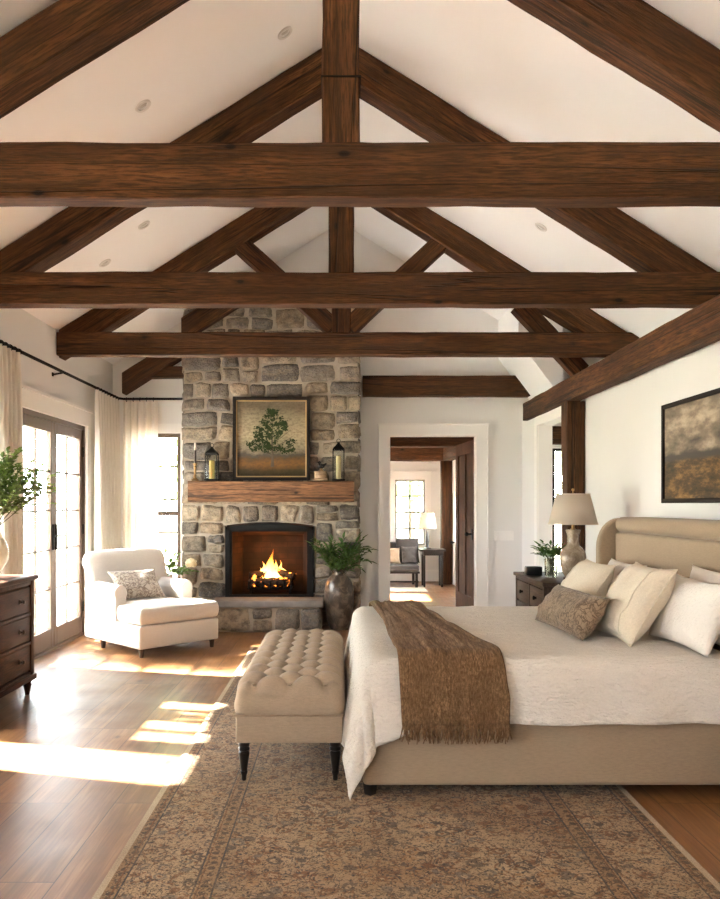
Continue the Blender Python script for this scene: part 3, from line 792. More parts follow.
for a0, a1 in ((.14, LW/2-.055), (LW/2+.055, LW-.14)): dbx(pn, a0, a1, -.008, .008, z0+.22, z1-.15)
pn.build('door_panel', M['door_wood'], leaf, smooth=False)
lk = MB(); dbx(lk, .045, .105, .022, .032, .93, 1.06); st = len(lk.v); lk.tube([(.075, .03, 1.0), (.075, .075, 1.0)], .011, 10); lk.ball((.075, .09, 1.0), .026, 8); lk.xf(st, DM)
lk.build('door_knob', M['black_iron'], leaf)
# glazed side door in the next room
gd = sthing('door_4', 'pale half glazed door in the right wall of the next room', 'door', (1.93, 12.9, 0))
m = MB().box(1.91, 1.95, 12.36, 12.47, 0, 1.57).box(1.91, 1.95, 13.33, 13.44, 0, 1.57).box(1.91, 1.95, 12.47, 13.33, 0, .75).box(1.91, 1.95, 12.47, 13.33, 1.47, 1.57)
lf = m.build('door_leaf', M['white_trim'], gd, smooth=False)
MB().box(1.928, 1.932, 12.47, 13.33, .75, 1.47).build('glass_pane', M['pane'], lf, smooth=False)
k = MB().ball((1.86, 13.38, .72), .03, 8).tube([(1.91, 13.38, .72), (1.86, 13.38, .72)], .012, 8); k.build('door_knob', M['black_iron'], lf)

# ------------------------------------------------------------------ side hall behind the bed wall opening
mb = wall_x(MB(), 9.4, 9.55, 2.26, 4.0, 2.5, [(2.50, 3.3, .25, 2.02)])
mb.box(3.9, 4.05, 7.35, 9.4, 0, 2.5).box(2.4, 4.05, 7.2, 7.35, 0, 2.5)
struct('wall_hall', mb, M['plaster'], 'white walls of the side hall behind the timber post', 'wall', smooth=False)
struct('ceiling_hall', MB().box(2.26, 4.05, 7.2, 9.55, 2.5, 2.55), M['ceiling'], 'ceiling of the side hall', 'ceiling', smooth=False)
window('window_6', 'x', 2.50, 3.3, .25, 2.02, 9.42, M['black_iron'], 'black framed window at the end of the side hall', 2, 3, fr=.03)
hb = thing('hall_lintel_beam', 'short dark beam over the side hall window', 'timber beam', (2.9, 9.3, 2.05))
beam('lintel_timber', (2.3, 9.22, 2.155), (3.88, 9.22, 2.155), .14, .2, hb)

# ------------------------------------------------------------------ outside
struct('ground', MB().box(-60, 40, -40, 70, -.30, -.22), M['lawn'], 'lawn outside the windows', 'ground', smooth=False)
struct('terrace', MB().box(-8.0, -2.83, -4, 16, -.22, -.04), M['terrace'], 'pale paved terrace outside the glazed doors', 'terrace', smooth=False)
def tree(x, y, h, r, seed, label):
    rg = random.Random(seed)
    root = thing('garden_tree', label, 'tree', (x, y, -.22), 0, 'garden trees outside the windows')
    t = MB(); t.tube([(x, y, -.22), (x+.1, y, h*.3), (x-.05, y+.1, h*.62)], [h*.035, h*.026, h*.014], 8)
    for k in range(5):
        w = k*1.26; t.tube([(x, y, h*(.28+.05*k)), (x+math.cos(w)*r*.3, y+math.sin(w)*r*.3, h*(.42+.06*k)), (x+math.cos(w)*r*.6, y+math.sin(w)*r*.6, h*(.5+.07*k))], [h*.014, h*.01, h*.004], 6)
    t.build('trunk', M['bark'], root)
    c = MB()
    cl = [(V((rg.uniform(-1,1), rg.uniform(-1,1), rg.uniform(-.9,1)))) for _ in range(26)]
    for q in cl:
        if q.length > 1: q.normalize()
        ctr = V((x+q.x*r*.75, y+q.y*r*.75, h*.62+q.z*h*.36))
        for _ in range(70):
            e = V((rg.gauss(0,1), rg.gauss(0,1), rg.gauss(0,1))).normalized()*r*.34*rg.random()**.4
            p = ctr+e; a = V((rg.gauss(0,1), rg.gauss(0,1), rg.gauss(0,1))).normalized(); b = a.orthogonal().normalized(); s = rg.uniform(.09, .16)*r*.5
            c.add([p-a*s, p+b*s*.5, p+a*s, p-b*s*.5], [(0,1,2,3)])
    c.build('crown', M['tree_leaf'], root, recalc=False, smooth=False)
tree(-2.9, 17.5, 6.5, 2.0, 1, 'leafy garden tree seen through the window beside the chimney')
tree(1.7, 20.5, 5.5, 2.2, 2, 'leafy garden tree seen through the small window of the next room')
tree(-11, 13.5, 6.5, 2.6, 3, 'tall garden tree beyond the terrace, outside the far door leaf')
tree(-6.4, 8.95, 5.6, 1.35, 6, 'unseen round tree added to keep the sun off the far door leaf')  # sun blocker out of view, added to shade the chaise and far leaf
tree(-13, 8.5, 5.0, 2.2, 4, 'lower garden tree beyond the terrace, outside the near door leaf')
tree(3.6, 16.5, 5.0, 1.8, 5, 'garden tree outside the side hall window')
# ------------------------------------------------------------------ stone fireplace
FY = 8.85                      # face of the stones
CX0, CX1 = -1.78, .22
CTOP = 3.76
OX0, OX1, OZ0, OZ1 = -1.275, -.315, .33, 1.105
CXM = (OX0+OX1)/2
ARCH = .04
fire = thing('stone_fireplace', 'tall fieldstone fireplace with a timber mantel, rising between the trusses', 'fireplace', (CXM, FY, 0))
PAL = [(.21,.178,.145), (.28,.232,.18), (.34,.275,.20), (.14,.12,.102), (.37,.285,.195), (.25,.203,.158), (.41,.33,.24), (.18,.155,.13), (.32,.24,.16), (.16,.142,.125)]
srng = random.Random(11)
def guillotine(x0, x1, z0, z1, out, depth=0):
    w, h = x1-x0, z1-z0
    tw, th = srng.uniform(.22, .40), srng.uniform(.14, .22)
    if w <= tw*1.35 and h <= th*1.35:
        out.append((x0, x1, z0, z1)); return
    if (w/tw) > (h/th)*.95 and w > tw*1.2:
        c = x0+w*srng.uniform(.36, .64); guillotine(x0, c, z0, z1, out); guillotine(c, x1, z0, z1, out)
    else:
        c = z0+h*srng.uniform(.36, .64); guillotine(x0, x1, z0, c, out); guillotine(x0, x1, c, z1, out)
def courses(x0, x1, z0, z1, out):
    """rough courses broken up by taller and split stones"""
    z = z0
    while z < z1-.02:
        h = srng.uniform(.24, .40)
        if z1-(z+h) < .16: h = z1-z
        x = x0
        while x < x1-.01:
            w = srng.uniform(.38, .75)
            if x1-(x+w) < .22: w = x1-x
            guillotine(x, x+w, z, z+h, out); x += w
        z += h
def warp(u, z):
    q = V((u*2.6, z*2.6, 3.3)); return u+noise.noise(q)*.035, z+noise.noise(q+V((9,4,2)))*.03
def stone(mb, quad, P, joint=.003, seed=0, bulge=.028, dowarp=True, lim=None, n=9):
    """quad: four (u, z) corners, P(u, z, out) -> world"""
    r = random.Random(seed)
    c = V((sum(q[0] for q in quad)/4, sum(q[1] for q in quad)/4))
    qs = []
    for q in quad:
        v = V(q)-c; l = v.length
        q2 = c+v*((l-joint*1.45)/l)+V((r.uniform(-.009,.009), r.uniform(-.009,.009))); qs.append(q2)
    k = r.uniform(.14, .42); bl = bulge*r.uniform(.55, 1.15); tx, tz = r.uniform(-.012,.012), r.uniform(-.012,.012)
    col = r.choice(PAL); f = r.uniform(.75, 1.2); col = tuple(x*f for x in col)
    def fn(a, b):
        u, v = a*2-1, b*2-1
        uu, vv = u*math.sqrt(1-v*v/2*k), v*math.sqrt(1-u*u/2*k)
        s, t = (uu+1)/2, (vv+1)/2
        p = (qs[0]*(1-s)+qs[1]*s)*(1-t)+(qs[3]*(1-s)+qs[2]*s)*t
        x, z = warp(p.x, p.y) if dowarp else (p.x, p.y)
        if lim: x, z = lim(x, z)
        m = max(abs(u), abs(v)); o = bl*(1-m**6)-.022*m**14+tx*u+tz*v
        q = V((x*9, z*9, seed)); o += noise.noise(q)*.012+noise.noise(q*2.7)*.006
        e = noise.noise(V((x*16, z*16, 5.0)))*.008*m
        return P(x+e*.8, z+e, o)
    mb.grid(fn, n, n, col=col)
def front(x, z, o): return V((x, FY+.008-o, z))
rects = []
courses(CX0, OX0-.02, 0, 1.36, rects); courses(OX1+.02, CX1, 0, 1.36, rects); courses(CX0, CX1, 1.36, CTOP, rects)
mb = MB()
def lim(x, z):
    if z < 1.30:
        if x < CXM: x = min(x, OX0-.006)
        else: x = max(x, OX1+.006)
    return min(max(x, CX0), CX1), min(max(z, .003), roof(x)-.01, CTOP)
for i, (x0, x1, z0, z1) in enumerate(rects):
    if z0 > roof((x0+x1)/2)-.1 or (x0+x1)/2 < CX0: continue
    stone(mb, [(x0,z0),(x1,z0),(x1,z1),(x0,z1)], front, seed=i*1.37, lim=lim)
# flat arch of wedge stones over the opening
nv = 5; bx0, bx1 = OX0-.02, OX1+.02
for i in range(nv):
    a0, a1 = i/nv, (i+1)/nv
    def bot(a): return (bx0+(bx1-bx0)*a, OZ1+.012+ARCH*(1-(2*a-1)**2))
    def top(a): return (bx0+(bx1-bx0)*(a+(a-.5)*.10 if 0 < a < 1 else a), 1.36)
    stone(mb, [bot(a0), bot(a1), top(a1), top(a0)], front, seed=500+i, dowarp=False, joint=.005, lim=lambda x, z: (x, z))
# returns at both sides
for sx, xx in ((-1, CX0), (1, CX1)):
    r2 = []; courses(FY, YB, 0, CTOP if sx > 0 else 3.5, r2)
    for i, (y0, y1, z0, z1) in enumerate(r2):
        zt = roof(xx)
        if z0 > zt-.1: continue
        stone(mb, [(y0,z0),(y1,z0),(y1,z1),(y0,z1)], lambda y, z, o: V((xx+sx*(o*.6-.02), y, z)), seed=900+i+sx, dowarp=False,
              lim=lambda y, z: (min(max(y, FY+.01), YB-.01), min(max(z, .003), zt-.02, CTOP)), n=6)
body = mb.build('stone_facing', M['stone'], fire, ang=60, recalc=False)
mm = MB(); my = FY+.016
mm.box(CX0+.03, OX0-.02, my, YB, 0, 1.12).box(OX1+.02, CX1-.03, my, YB, 0, 1.12)
mm.prism([(CX0+.03, 1.12), (OX0-.02, 1.12)] + [(OX0-.02+(OX1-OX0+.04)*k/10, 1.12+ARCH*(1-(2*k/10-1)**2)) for k in range(1, 10)] + [(OX1+.02, 1.12), (CX1-.03, 1.12), (CX1-.03, CTOP-.01), (-(RIDGE-CTOP+.02)/SLOPE, CTOP-.01), (CX0+.03, roof(CX0)-.03)], 'y', my, YB)
mm.build('mortar_bed', M['mortar'], fire, smooth=False)
# hearth
hx0, hx1, hy0 = CXM-.585, CXM+.585, 8.45
hm = MB(); hr = []
courses(hx0, hx1, 0, .262, hr)
for i, (x0, x1, z0, z1) in enumerate(hr):
    stone(hm, [(x0,z0),(x1,z0),(x1,z1),(x0,z1)], lambda x, z, o: V((x, hy0+.008-o*.7, z)), seed=1300+i, dowarp=False, lim=lambda x, z: (min(max(x, hx0), hx1), min(max(z, .004), .262)), joint=.005)
for s, xx in ((-1, hx0), (1, hx1)):
    for i, (y0, y1) in enumerate(((hy0+.01, hy0+.2), (hy0+.2, FY))):
        stone(hm, [(y0,0),(y1,0),(y1,.262),(y0,.262)], lambda y, z, o: V((xx+s*(o*.5-.012), y, z)), seed=1400+i+s, dowarp=False, lim=lambda y, z: (y, min(max(z, .004), .262)), joint=.005)
hm.build('hearth_stones', M['stone'], fire, ang=60, recalc=False)
MB().box(hx0+.025, hx1-.025, hy0+.014, FY+.03, 0, .262).build('hearth_mortar', M['mortar'], fire, smooth=False)
sl = MB(); sl.rbox(hx0-.02, hx1+.02, hy0-.03, FY+.03, .262, .33, .012, 2)
for i, v in enumerate(sl.v): pass
sl.build('hearth_slab', M['hearthstone'], fire)
# firebox
fb = MB(); bx, by = .13, YB-.02
A = [(OX0, FY+.02), (OX0+bx, by), (OX1-bx, by), (OX1, FY+.02)]
for i in range(3):
    (xa, ya), (xb, yb) = A[i], A[i+1]
    fb.add([(xa,ya,OZ0), (xb,yb,OZ0), (xb,yb,1.2), (xa,ya,1.2)], [(0,1,2,3)])
fb.add([(*A[0],OZ0+.002), (*A[1],OZ0+.002), (*A[2],OZ0+.002), (*A[3],OZ0+.002)], [(0,1,2,3)])
fb.add([(*A[0],1.145), (*A[1],1.0), (*A[2],1.0), (*A[3],1.145)], [(3,2,1,0)])
fb.build('firebox', M['firebrick'], fire, smooth=False, recalc=False)
fr = MB(); t = .035; y0, y1 = FY-.03, FY+.03
fr.box(OX0-.01, OX0+t, y0, y1, OZ0, OZ1).box(OX1-t, OX1+.01, y0, y1, OZ0, OZ1).box(OX0+t, OX1-t, y0, y1, OZ0, OZ0+.025)
n = 16; W = OX1-OX0+.02
arc = [(OX0-.01+W*k/n, OZ1+ARCH*(1-(2*k/n-1)**2)) for k in range(n+1)]
fr.prism(arc+[(OX1+.01, OZ1-.03), (OX0-.01, OZ1-.03)], 'y', y0, y1)
t2 = .062
fr.box(OX0+t, OX0+t2, y0+.015, y1, OZ0+.025, OZ1-.03).box(OX1-t2, OX1-t, y0+.015, y1, OZ0+.025, OZ1-.03).box(OX0+t, OX1-t, y0+.015, y1, OZ1-.05, OZ1-.03)
fr.build('firebox_frame', M['black_iron'], fire, smooth=False)
mz0, mz1 = 1.386, 1.612
beam('mantel', (-1.66, 8.735, (mz0+mz1)/2), (.14, 8.735, (mz0+mz1)/2), .25, mz1-mz0, fire, mat='mantel', rough=.008)
FX = CXM+.0
# grate, logs, flames
gp = thing('fire_grate', 'black iron fire grate holding the logs', 'fire grate', (FX, 9.02, OZ0))
g = MB()
for k in range(7):
    x = FX-.24+k*.08
    g.tube([(x, 8.90, OZ0+.17), (x, 8.905, OZ0+.085), (x, 9.16, OZ0+.085), (x, 9.165, OZ0+.15)], .008, 6)
g.tube([(FX-.26, 8.93, OZ0+.08), (FX+.26, 8.93, OZ0+.08)], .009, 6).tube([(FX-.26, 9.13, OZ0+.08), (FX+.26, 9.13, OZ0+.08)], .009, 6)
g.build('grate_bars', M['black_iron'], gp)
for sx in (-1, 1):
    for yy in (8.93, 9.13):
        MB().tube([(FX+sx*.22, yy, OZ0+.004), (FX+sx*.22, yy, OZ0+.08)], .01, 6).build('leg', M['black_iron'], gp)
LG = [((-.23,8.97,.145), (.20,8.95,.150), .052, 'front charred log lying level on the grate'), ((-.20,9.10,.150), (.24,9.12,.150), .055, 'rear charred log lying level on the grate'),
      ((-.24,8.96,.225), (.10,9.13,.245), .043, 'charred log slanting back from the left over the others'), ((.27,8.96,.21), (-.06,9.13,.30), .040, 'charred log slanting up from the right over the others'),]
for i, (a, b, r, lab) in enumerate(LG):
    a = V((FX+a[0], a[1], OZ0+a[2])); b = V((FX+b[0], b[1], OZ0+b[2])); lr = random.Random(i)
    pts = [a.lerp(b, k/10)+V((0, lr.uniform(-.006,.006), lr.uniform(-.006,.006))) for k in range(11)]
    m = MB(); m.tube(pts, [r*lr.uniform(.9, 1.1) for _ in pts], 12)
    o = m.build('firewood_log', M['log']); tag(o, lab, 'log', 'logs burning on the grate')
fl = thing('fire_flame', 'bright yellow and orange flames rising from the burning logs', 'fire', (FX, 9.04, OZ0+.2))
frn = random.Random(5)
FT = [(0,0,.33,.056), (-.05,.02,.20,.042), (.055,-.01,.21,.042), (-.10,0,.19,.045), (.11,.02,.20,.042), (-.15,-.02,.12,.036), (.17,0,.14,.036), (.02,-.05,.21,.05), (-.03,-.06,.15,.045), (.07,-.06,.13,.04), (-.20,.0,.08,.03), (.22,-.02,.09,.028)]
for i, (dx, dy, h, r) in enumerate(FT):
    ph = frn.uniform(0, 6)
    pts = []; rad = []
    for k in range(13):
        f = k/12
        pts.append(V((FX+dx+math.sin(ph+f*4.2)*.022*f+dx*-.25*f, 9.04+dy+math.cos(ph+f*3.5)*.015*f, OZ0+.19+h*f)))
        rad.append(max(.0012, r*(math.sin(PI*min(1, (f*.9+.12))**.75))*(1-f)**.55*1.15))
    m = MB(); m.tube(pts, rad, 10)
    st = [p.copy() for p in m.v]
    for j, p in enumerate(st):
        q = V((p.x*22, p.y*22, p.z*9)); m.v[j] = p+V((noise.noise(q), noise.noise(q+V((5,5,5)))*.6, 0))*.018
    m.build('flame_tongue', M['flame'], fl)

# ------------------------------------------------------------------ things on the mantel
MT = mz1+.004
def candlestick(x, y):
    root = thing('candlestick', 'turned brass candlestick with a dark taper at the left end of the mantel', 'candlestick', (x, y, MT))
    MB().lathe([(.045,0),(.047,.008),(.032,.022),(.016,.035),(.022,.05),(.014,.062),(.013,.13),(.019,.15),(.012,.16),(.024,.178),(.026,.19),(.013,.195)], (x,y,MT), 20).build('stick', M['brass'], root)
    MB().lathe([(.0125,.19),(.0125,.33),(.012,.335)], (x,y,MT), 12).build('taper', M['candle_dark'], root)
    MB().lathe([(.0115,.335),(.011,.415),(.004,.42)], (x,y,MT), 12).build('taper_top', M['candle_white'], root)
candlestick(-1.60, 8.715)
def lantern(x, y, w, h, ch, mat, lab):
    root = thing('candle_lantern', lab, 'lantern', (x, y, MT), 0, 'black iron lanterns on the mantel')
    a = w/2; z = MT
    MB().rbox(x-a-.012, x+a+.012, y-a-.012, y+a+.012, z, z+.018, .004).build('base', M['black_iron'], root)
    f = MB()
    for sx in (-1,1):
        for sy in (-1,1): f.box(x+sx*a-.005, x+sx*a+.005, y+sy*a-.005, y+sy*a+.005, z+.018, z+h)
    for s in (-1,1):
        f.box(x-a, x+a, y+s*a-.004, y+s*a+.004, z+h-.012, z+h).box(x+s*a-.004, x+s*a+.004, y-a, y+a, z+h-.012, z+h)
    f.build('frame', M['black_iron'], root, smooth=False)
    r = MB(); r.lathe([(a*1.5, h), (a*1.35, h+.012), (a*.75, h+.04), (a*.35, h+.062), (a*.28, h+.075), (.001, h+.08)], (x,y,z), 4)
    st = 0; r.xf(st, Matrix.Translation((x,y,0)) @ Matrix.Rotation(PI/4, 4, 'Z') @ Matrix.Translation((-x,-y,0)))
    r.build('roof_cap', M['black_iron'], root, smooth=False)
    rg = MB(); rr = .020
    rg.tube([(x+rr*math.cos(k*PI/8), y, z+h+.093+rr*math.sin(k*PI/8)) for k in range(17)], .0035, 6, cap=False); rg.build('hanging_ring', M['black_iron'], root)
    gl = MB()
    for s in (-1,1): gl.box(x-a+.005, x+a-.005, y+s*a-.001, y+s*a+.001, z+.018, z+h-.012).box(x+s*a-.001, x+s*a+.001, y-a+.005, y+a-.005, z+.018, z+h-.012)
    gl.build('glass', M['pane'], root, smooth=False)
    c = MB().lathe([(w*.23,.02),(w*.23,.02+ch),(w*.15,.024+ch),(.001,.022+ch)], (x,y,z), 18); c.build('candle', M[mat], root)
    MB().tube([(x,y,z+ch+.02),(x+.002,y,z+ch+.035)], .002, 5).build('wick', M['candle_dark'], root)
pL = px(212, 481, 8.72); lantern(pL.x, 8.715, .125, .295, .20, 'candle_yellow', 'shorter black lantern with a thick yellow candle, left of the tree painting')
pR = px(338.5, 481, 8.72); lantern(pR.x, 8.715, .120, .345, .25, 'candle_pale', 'taller black lantern with a slim candle, right of the tree painting')
pB = px(320.5, 481, 8.7)
for zz, h, w, lab in ((0, .028, .165, 'thin lower pale wooden box under the dark figurine'), (.0285, .075, .14, 'upper round pale wooden box under the dark figurine')):
    o = MB()
    if zz: 
        o.lathe([(w/2*.98,0),(w/2,.004),(w/2,.040),(w/2*.96,.042),(w/2*.96,.046),(w/2,.048),(w/2,h-.004),(w/2*.97,h),(.001,h)], (pB.x+.003, 8.71, MT+zz), 28)
    else: o.rbox(pB.x-w/2, pB.x+w/2, 8.71-.06, 8.71+.06, MT, MT+h, .004)
    tag(o.build('wooden_box', M['pale_wood']), lab, 'box', 'pale boxes on the mantel')
fg = thing('figurine', 'small dark bird figurine standing on the pale wooden box', 'figurine', (pB.x+.01, 8.71, MT+.1045))
z = MT+.1045; x = pB.x+.01
b = MB().lathe([(.026,0),(.028,.006),(.012,.014),(.010,.03)], (x,8.71,z), 16); b.build('base', M['brass'], fg)
b = MB().ball((x, 8.71, z+.055), .03, 10, (1.15,.8,.95)).ball((x-.022, 8.71, z+.095), .017, 8).tube([(x-.012,8.71,z+.07),(x-.02,8.71,z+.09)], [.02,.014], 8).tube([(x-.036,8.71,z+.095),(x-.052,8.71,z+.092)], [.006,.001], 6).tube([(x+.02,8.71,z+.06),(x+.055,8.71,z+.085)], [.018,.006], 8)
b.build('bird', M['dark_glass'], fg)

# ------------------------------------------------------------------ tree painting leaning above the mantel
py = 8.79; x0, x1, z0, z1 = px(233,0,py).x, px(310,0,py).x, MT+.005, px(0,397,py).z
pt = thing('tree_painting', 'square framed painting of a lone green tree over the mantel', 'painting', ((x0+x1)/2, py, z0))
def frame(mb, x0, x1, z0, z1, y0, y1, w):
    return mb.rbox(x0, x0+w, y0, y1, z0, z1, .004).rbox(x1-w, x1, y0, y1, z0, z1, .004).rbox(x0+w, x1-w, y0, y1, z0, z0+w, .004).rbox(x0+w, x1-w, y0, y1, z1-w, z1, .004)
frame(MB(), x0, x1, z0, z1, py-.035, py+.025, .036).build('frame', M['frame_dark'], pt, smooth=False)
frame(MB(), x0+.036, x1-.036, z0+.036, z1-.036, py-.022, py+.02, .014).build('frame_fillet', M['gilt'], pt, smooth=False)
MB().box(x0+.05, x1-.05, py-.002, py+.014, z0+.05, z1-.05).build('canvas', M['tree_canvas'], pt, smooth=False)
cx = (x0+x1)/2+.01; zb = z0+.17; yy = py-.004
tr = MB(); tr.tube([(cx,yy,zb-.02),(cx+.004,yy,zb+.1),(cx-.004,yy,zb+.22),(cx,yy,zb+.47)], [.022,.014,.010,.003], 6)
prn = random.Random(8); tips = []
for k in range(15):
    f = k/14; s_ = 1 if k % 2 else -1; base = V((cx, yy, zb+.10+f*.41)); hw = .255*(1-f)**.75+.04
    tip = V((cx+s_*hw*prn.uniform(.75,1), yy, base.z+.05+hw*.35)); mid = base.lerp(tip, .5)+V((0,0,-.012))
    tr.tube([base, mid, tip], [.006,.004,.0015], 5)
for k in range(80):
    f = prn.random()**1.25; hw = (.27*(1-f)**.72+.025)*(1 if f > .1 else .8)
    tips.append((V((cx+hw*prn.uniform(-1,1), yy, zb+.155+.45*f)), .026))
for i, p in enumerate(tr.v): tr.v[i] = V((p.x, yy+(p.y-yy)*.12, p.z))
tr.build('painted_trunk', M['paint_trunk'], pt, smooth=False)
lv = MB()
for c, r in tips:
    for _ in range(20):
        p = c+V((prn.gauss(0, r*.62), 0, prn.gauss(0, r*.5))); a = prn.uniform(0, PI); s = prn.uniform(.008, .017)
        d = V((math.cos(a), 0, math.sin(a)))*s; e = V((-math.sin(a), 0, math.cos(a)))*s*.5; p.y = yy-.0015-prn.random()*.001
        lv.add([p-d, p+e, p+d, p-e], [(0,1,2,3)])
lv.build('painted_leaves', M['paint_leaf'], pt, smooth=False, recalc=False)

# ------------------------------------------------------------------ foliage helpers
def leaf(mb, p, d, up, L, W, fold=.25, droop=.1):
    d = d.normalized(); s = d.cross(up)
    if s.length < 1e-3: s = d.orthogonal()
    s.normalize(); n = s.cross(d)
    a = p; b = p+d*L*.38; c = p+d*L*.72-n*L*droop*.5; e = p+d*L-n*L*droop
    vs = [a, b+s*W*.5+n*W*fold, b, b-s*W*.5+n*W*fold, c+s*W*.36+n*W*fold*.6, c, c-s*W*.36+n*W*fold*.6, e]
    mb.add(vs, [(0,2,1),(0,3,2),(1,2,5,4),(2,3,6,5),(4,5,7),(5,6,7)])
def branch(st, lf, base, dirv, L, rg, sag=.25, nleaf=14, LL=.06, LW=.02, r=.003, pair=True, start=.25, sub=0, spread=1.0):
    pts = []; d = dirv.normalized(); p = base.copy(); n = 10
    for i in range(n+1):
        pts.append(p.copy()); d = (d+V((rg.uniform(-.05,.05), rg.uniform(-.05,.05), -sag/n*(i/n*1.8))))
        d.normalize(); p = p+d*(L/n)
    st.tube(pts, [r*(1-.75*i/n) for i in range(n+1)], 5)
    for k in range(nleaf):
        f = start+(1-start)*(k+.5)/nleaf; x = f*n; i = min(int(x), n-1); q = pts[i].lerp(pts[i+1], x-i); t = (pts[i+1]-pts[i]).normalized()
        side = t.cross(V((0,0,1)))
        if side.length < .05: side = V((1,0,0))
        side.normalize()
        for s in ((-1, 1) if pair else (rg.choice((-1,1)),)):
            dd = t*rg.uniform(.5,.9)+side*s*spread*rg.uniform(.6,1.0)+V((rg.uniform(-.3,.3), rg.uniform(-.3,.3), rg.uniform(-.2,.4)))
            sc = rg.uniform(.75, 1.15)*(1-.35*max(0, f-.7)/.3)
            leaf(lf, q, dd, V((rg.uniform(-.3,.3), rg.uniform(-.3,.3), 1)), LL*sc, LW*sc, droop=rg.uniform(.0,.3))
    leaf(lf, pts[-1], d, V((0,.2,1)), LL, LW)
    for k in range(sub):
        i = rg.randint(3, 7); t = (pts[i+1]-pts[i]).normalized(); side = t.cross(V((rg.uniform(-1,1), rg.uniform(-1,1), 1))).normalized()*rg.choice((-1,1))
        branch(st, lf, pts[i], t+side*.8, L*.45, rg, sag, max(4, int(nleaf*.5)), LL, LW, r*.6, pair, .2, 0, spread)

# ------------------------------------------------------------------ floor urn with greenery beside the hearth
ux, uy = -.02, 8.64
ur = thing('floor_urn', 'tall mottled bronze urn with feathery green branches right of the hearth', 'urn', (ux, uy, 0))
MB().lathe([(.085,.003),(.10,.01),(.135,.12),(.158,.28),(.160,.42),(.145,.51),(.10,.575),(.07,.60),(.068,.625),(.088,.65),(.086,.658),(.06,.64),(.055,.56),(.12,.45),(.12,.2),(.05,.06),(.001,.05)], (ux,uy,0), 36).build('vase', M['urn'], ur)
rg = random.Random(22); st = MB(); lf = MB()
for k in range(16):
    a = k*2.4; el = rg.uniform(.5, 1.4)
    d = V((math.cos(a)*math.cos(el), min(.35, math.sin(a)*math.cos(el)), math.sin(el)))
    branch(st, lf, V((ux+.03*math.cos(a), uy+.03*math.sin(a), .55)), V((d.x*.4, d.y*.4, 1)) if False else d+V((0,0,.45)), rg.uniform(.30, .47), rg, .5, 10, .105, .034, .004, True, .25, 1)
for mbx in (st, lf):
    for i, p in enumerate(mbx.v):
        if p.y > 8.775: mbx.v[i] = V((p.x, 8.775-.02*math.tanh((p.y-8.775)*3), p.z))
st.build('stems', M['stem'], ur); lf.build('foliage', M['fern'], ur, recalc=False, smooth=False)
# ------------------------------------------------------------------ rug
RX0, RX1, RY0, RY1 = -.85, 1.34, 2.25, 7.5
rc = ((RX0+RX1)/2, (RY0+RY1)/2, 0)
hx, hy = (RX1-RX0)/2, (RY1-RY0)/2
m = MB(); m.rbox(-hx, hx, -hy, hy, .001, .011, .004, 2)
o = m.build('area_rug', rug_mat(hx, hy)); o.location = rc
tag(o, 'large faded beige and rust patterned rug under the bed and bench', 'rug')

# ------------------------------------------------------------------ upholstered bed
BX0, BX1, BY0, BY1 = .10, 1.95, 3.64, 5.52
TOPZ = .645
bed = thing('bed', 'upholstered beige king bed with tall winged headboard', 'bed', ((BX0+BX1)/2, (BY0+BY1)/2, 0))
f = MB(); f.rbox(BX0, BX1+.05, BY0, BY0+.07, .062, .365, .022, 4).rbox(BX0, BX1+.05, BY1-.07, BY1, .062, .365, .022, 4).rbox(BX0, BX0+.07, BY0+.05, BY1-.05, .062, .365, .022, 4)
f.build('bed_rail', M['linen'], bed)
MB().rbox(BX0+.06, BX1, BY0+.06, BY1-.06, .10, .28, .01).build('slat_base', M['turned'], bed)
mt = MB().rbox(BX0+.03, BX1, BY0+.025, BY1-.025, .28, TOPZ-.025, .07, 4); mt.build('mattress', M['white_pillow'], bed)
for x in (BX0+.035, BX1-.1):
    for y in (BY0+.04, BY1-.04):
        MB().tube([(x, y, .0125 if x < RX1 and y < RY1 else .0), (x, y, .063)], [.026, .034], 4).build('leg', M['turned'], bed, smooth=False)
HB0, HB1, HZ = 3.42, 5.74, 1.265
h = MB()
h.rbox(1.975, 2.235, HB0+.05, HB1-.05, .03, HZ-.03, .02, 3)
h.build('headboard', M['linen'], bed)
# rolled top band and panel
r = MB(); r.rbox(1.94, 2.2, HB0+.09, HB1-.09, HZ-.105, HZ, .045, 5); r.build('headboard_top_roll', M['linen'], bed)
p = MB(); p.rbox(1.945, 2.1, HB0+.09, HB1-.09, .36, HZ-.108, .02, 3); p.build('headboard_panel', M['linen'], bed)
for y0, y1 in ((HB0, HB0+.085), (HB1-.085, HB1)):
    w = MB()
    prof = [(2.22, .03), (1.835, .03), (1.835, HZ-.22)] + [(1.835+.16*(1-math.cos(a)), HZ-.22+.212*math.sin(a)) for a in [k*PI/16 for k in range(1, 9)]] + [(2.22, HZ-.008)]
    w.prism(prof, 'y', y0, y1)
    o = w.build('headboard_wing', M['linen'], bed, ang=30)
    md = o.modifiers.new('soft_edge', 'BEVEL'); md.width = .018; md.segments = 3; md.limit_method = 'ANGLE'; md.angle_limit = math.radians(50)

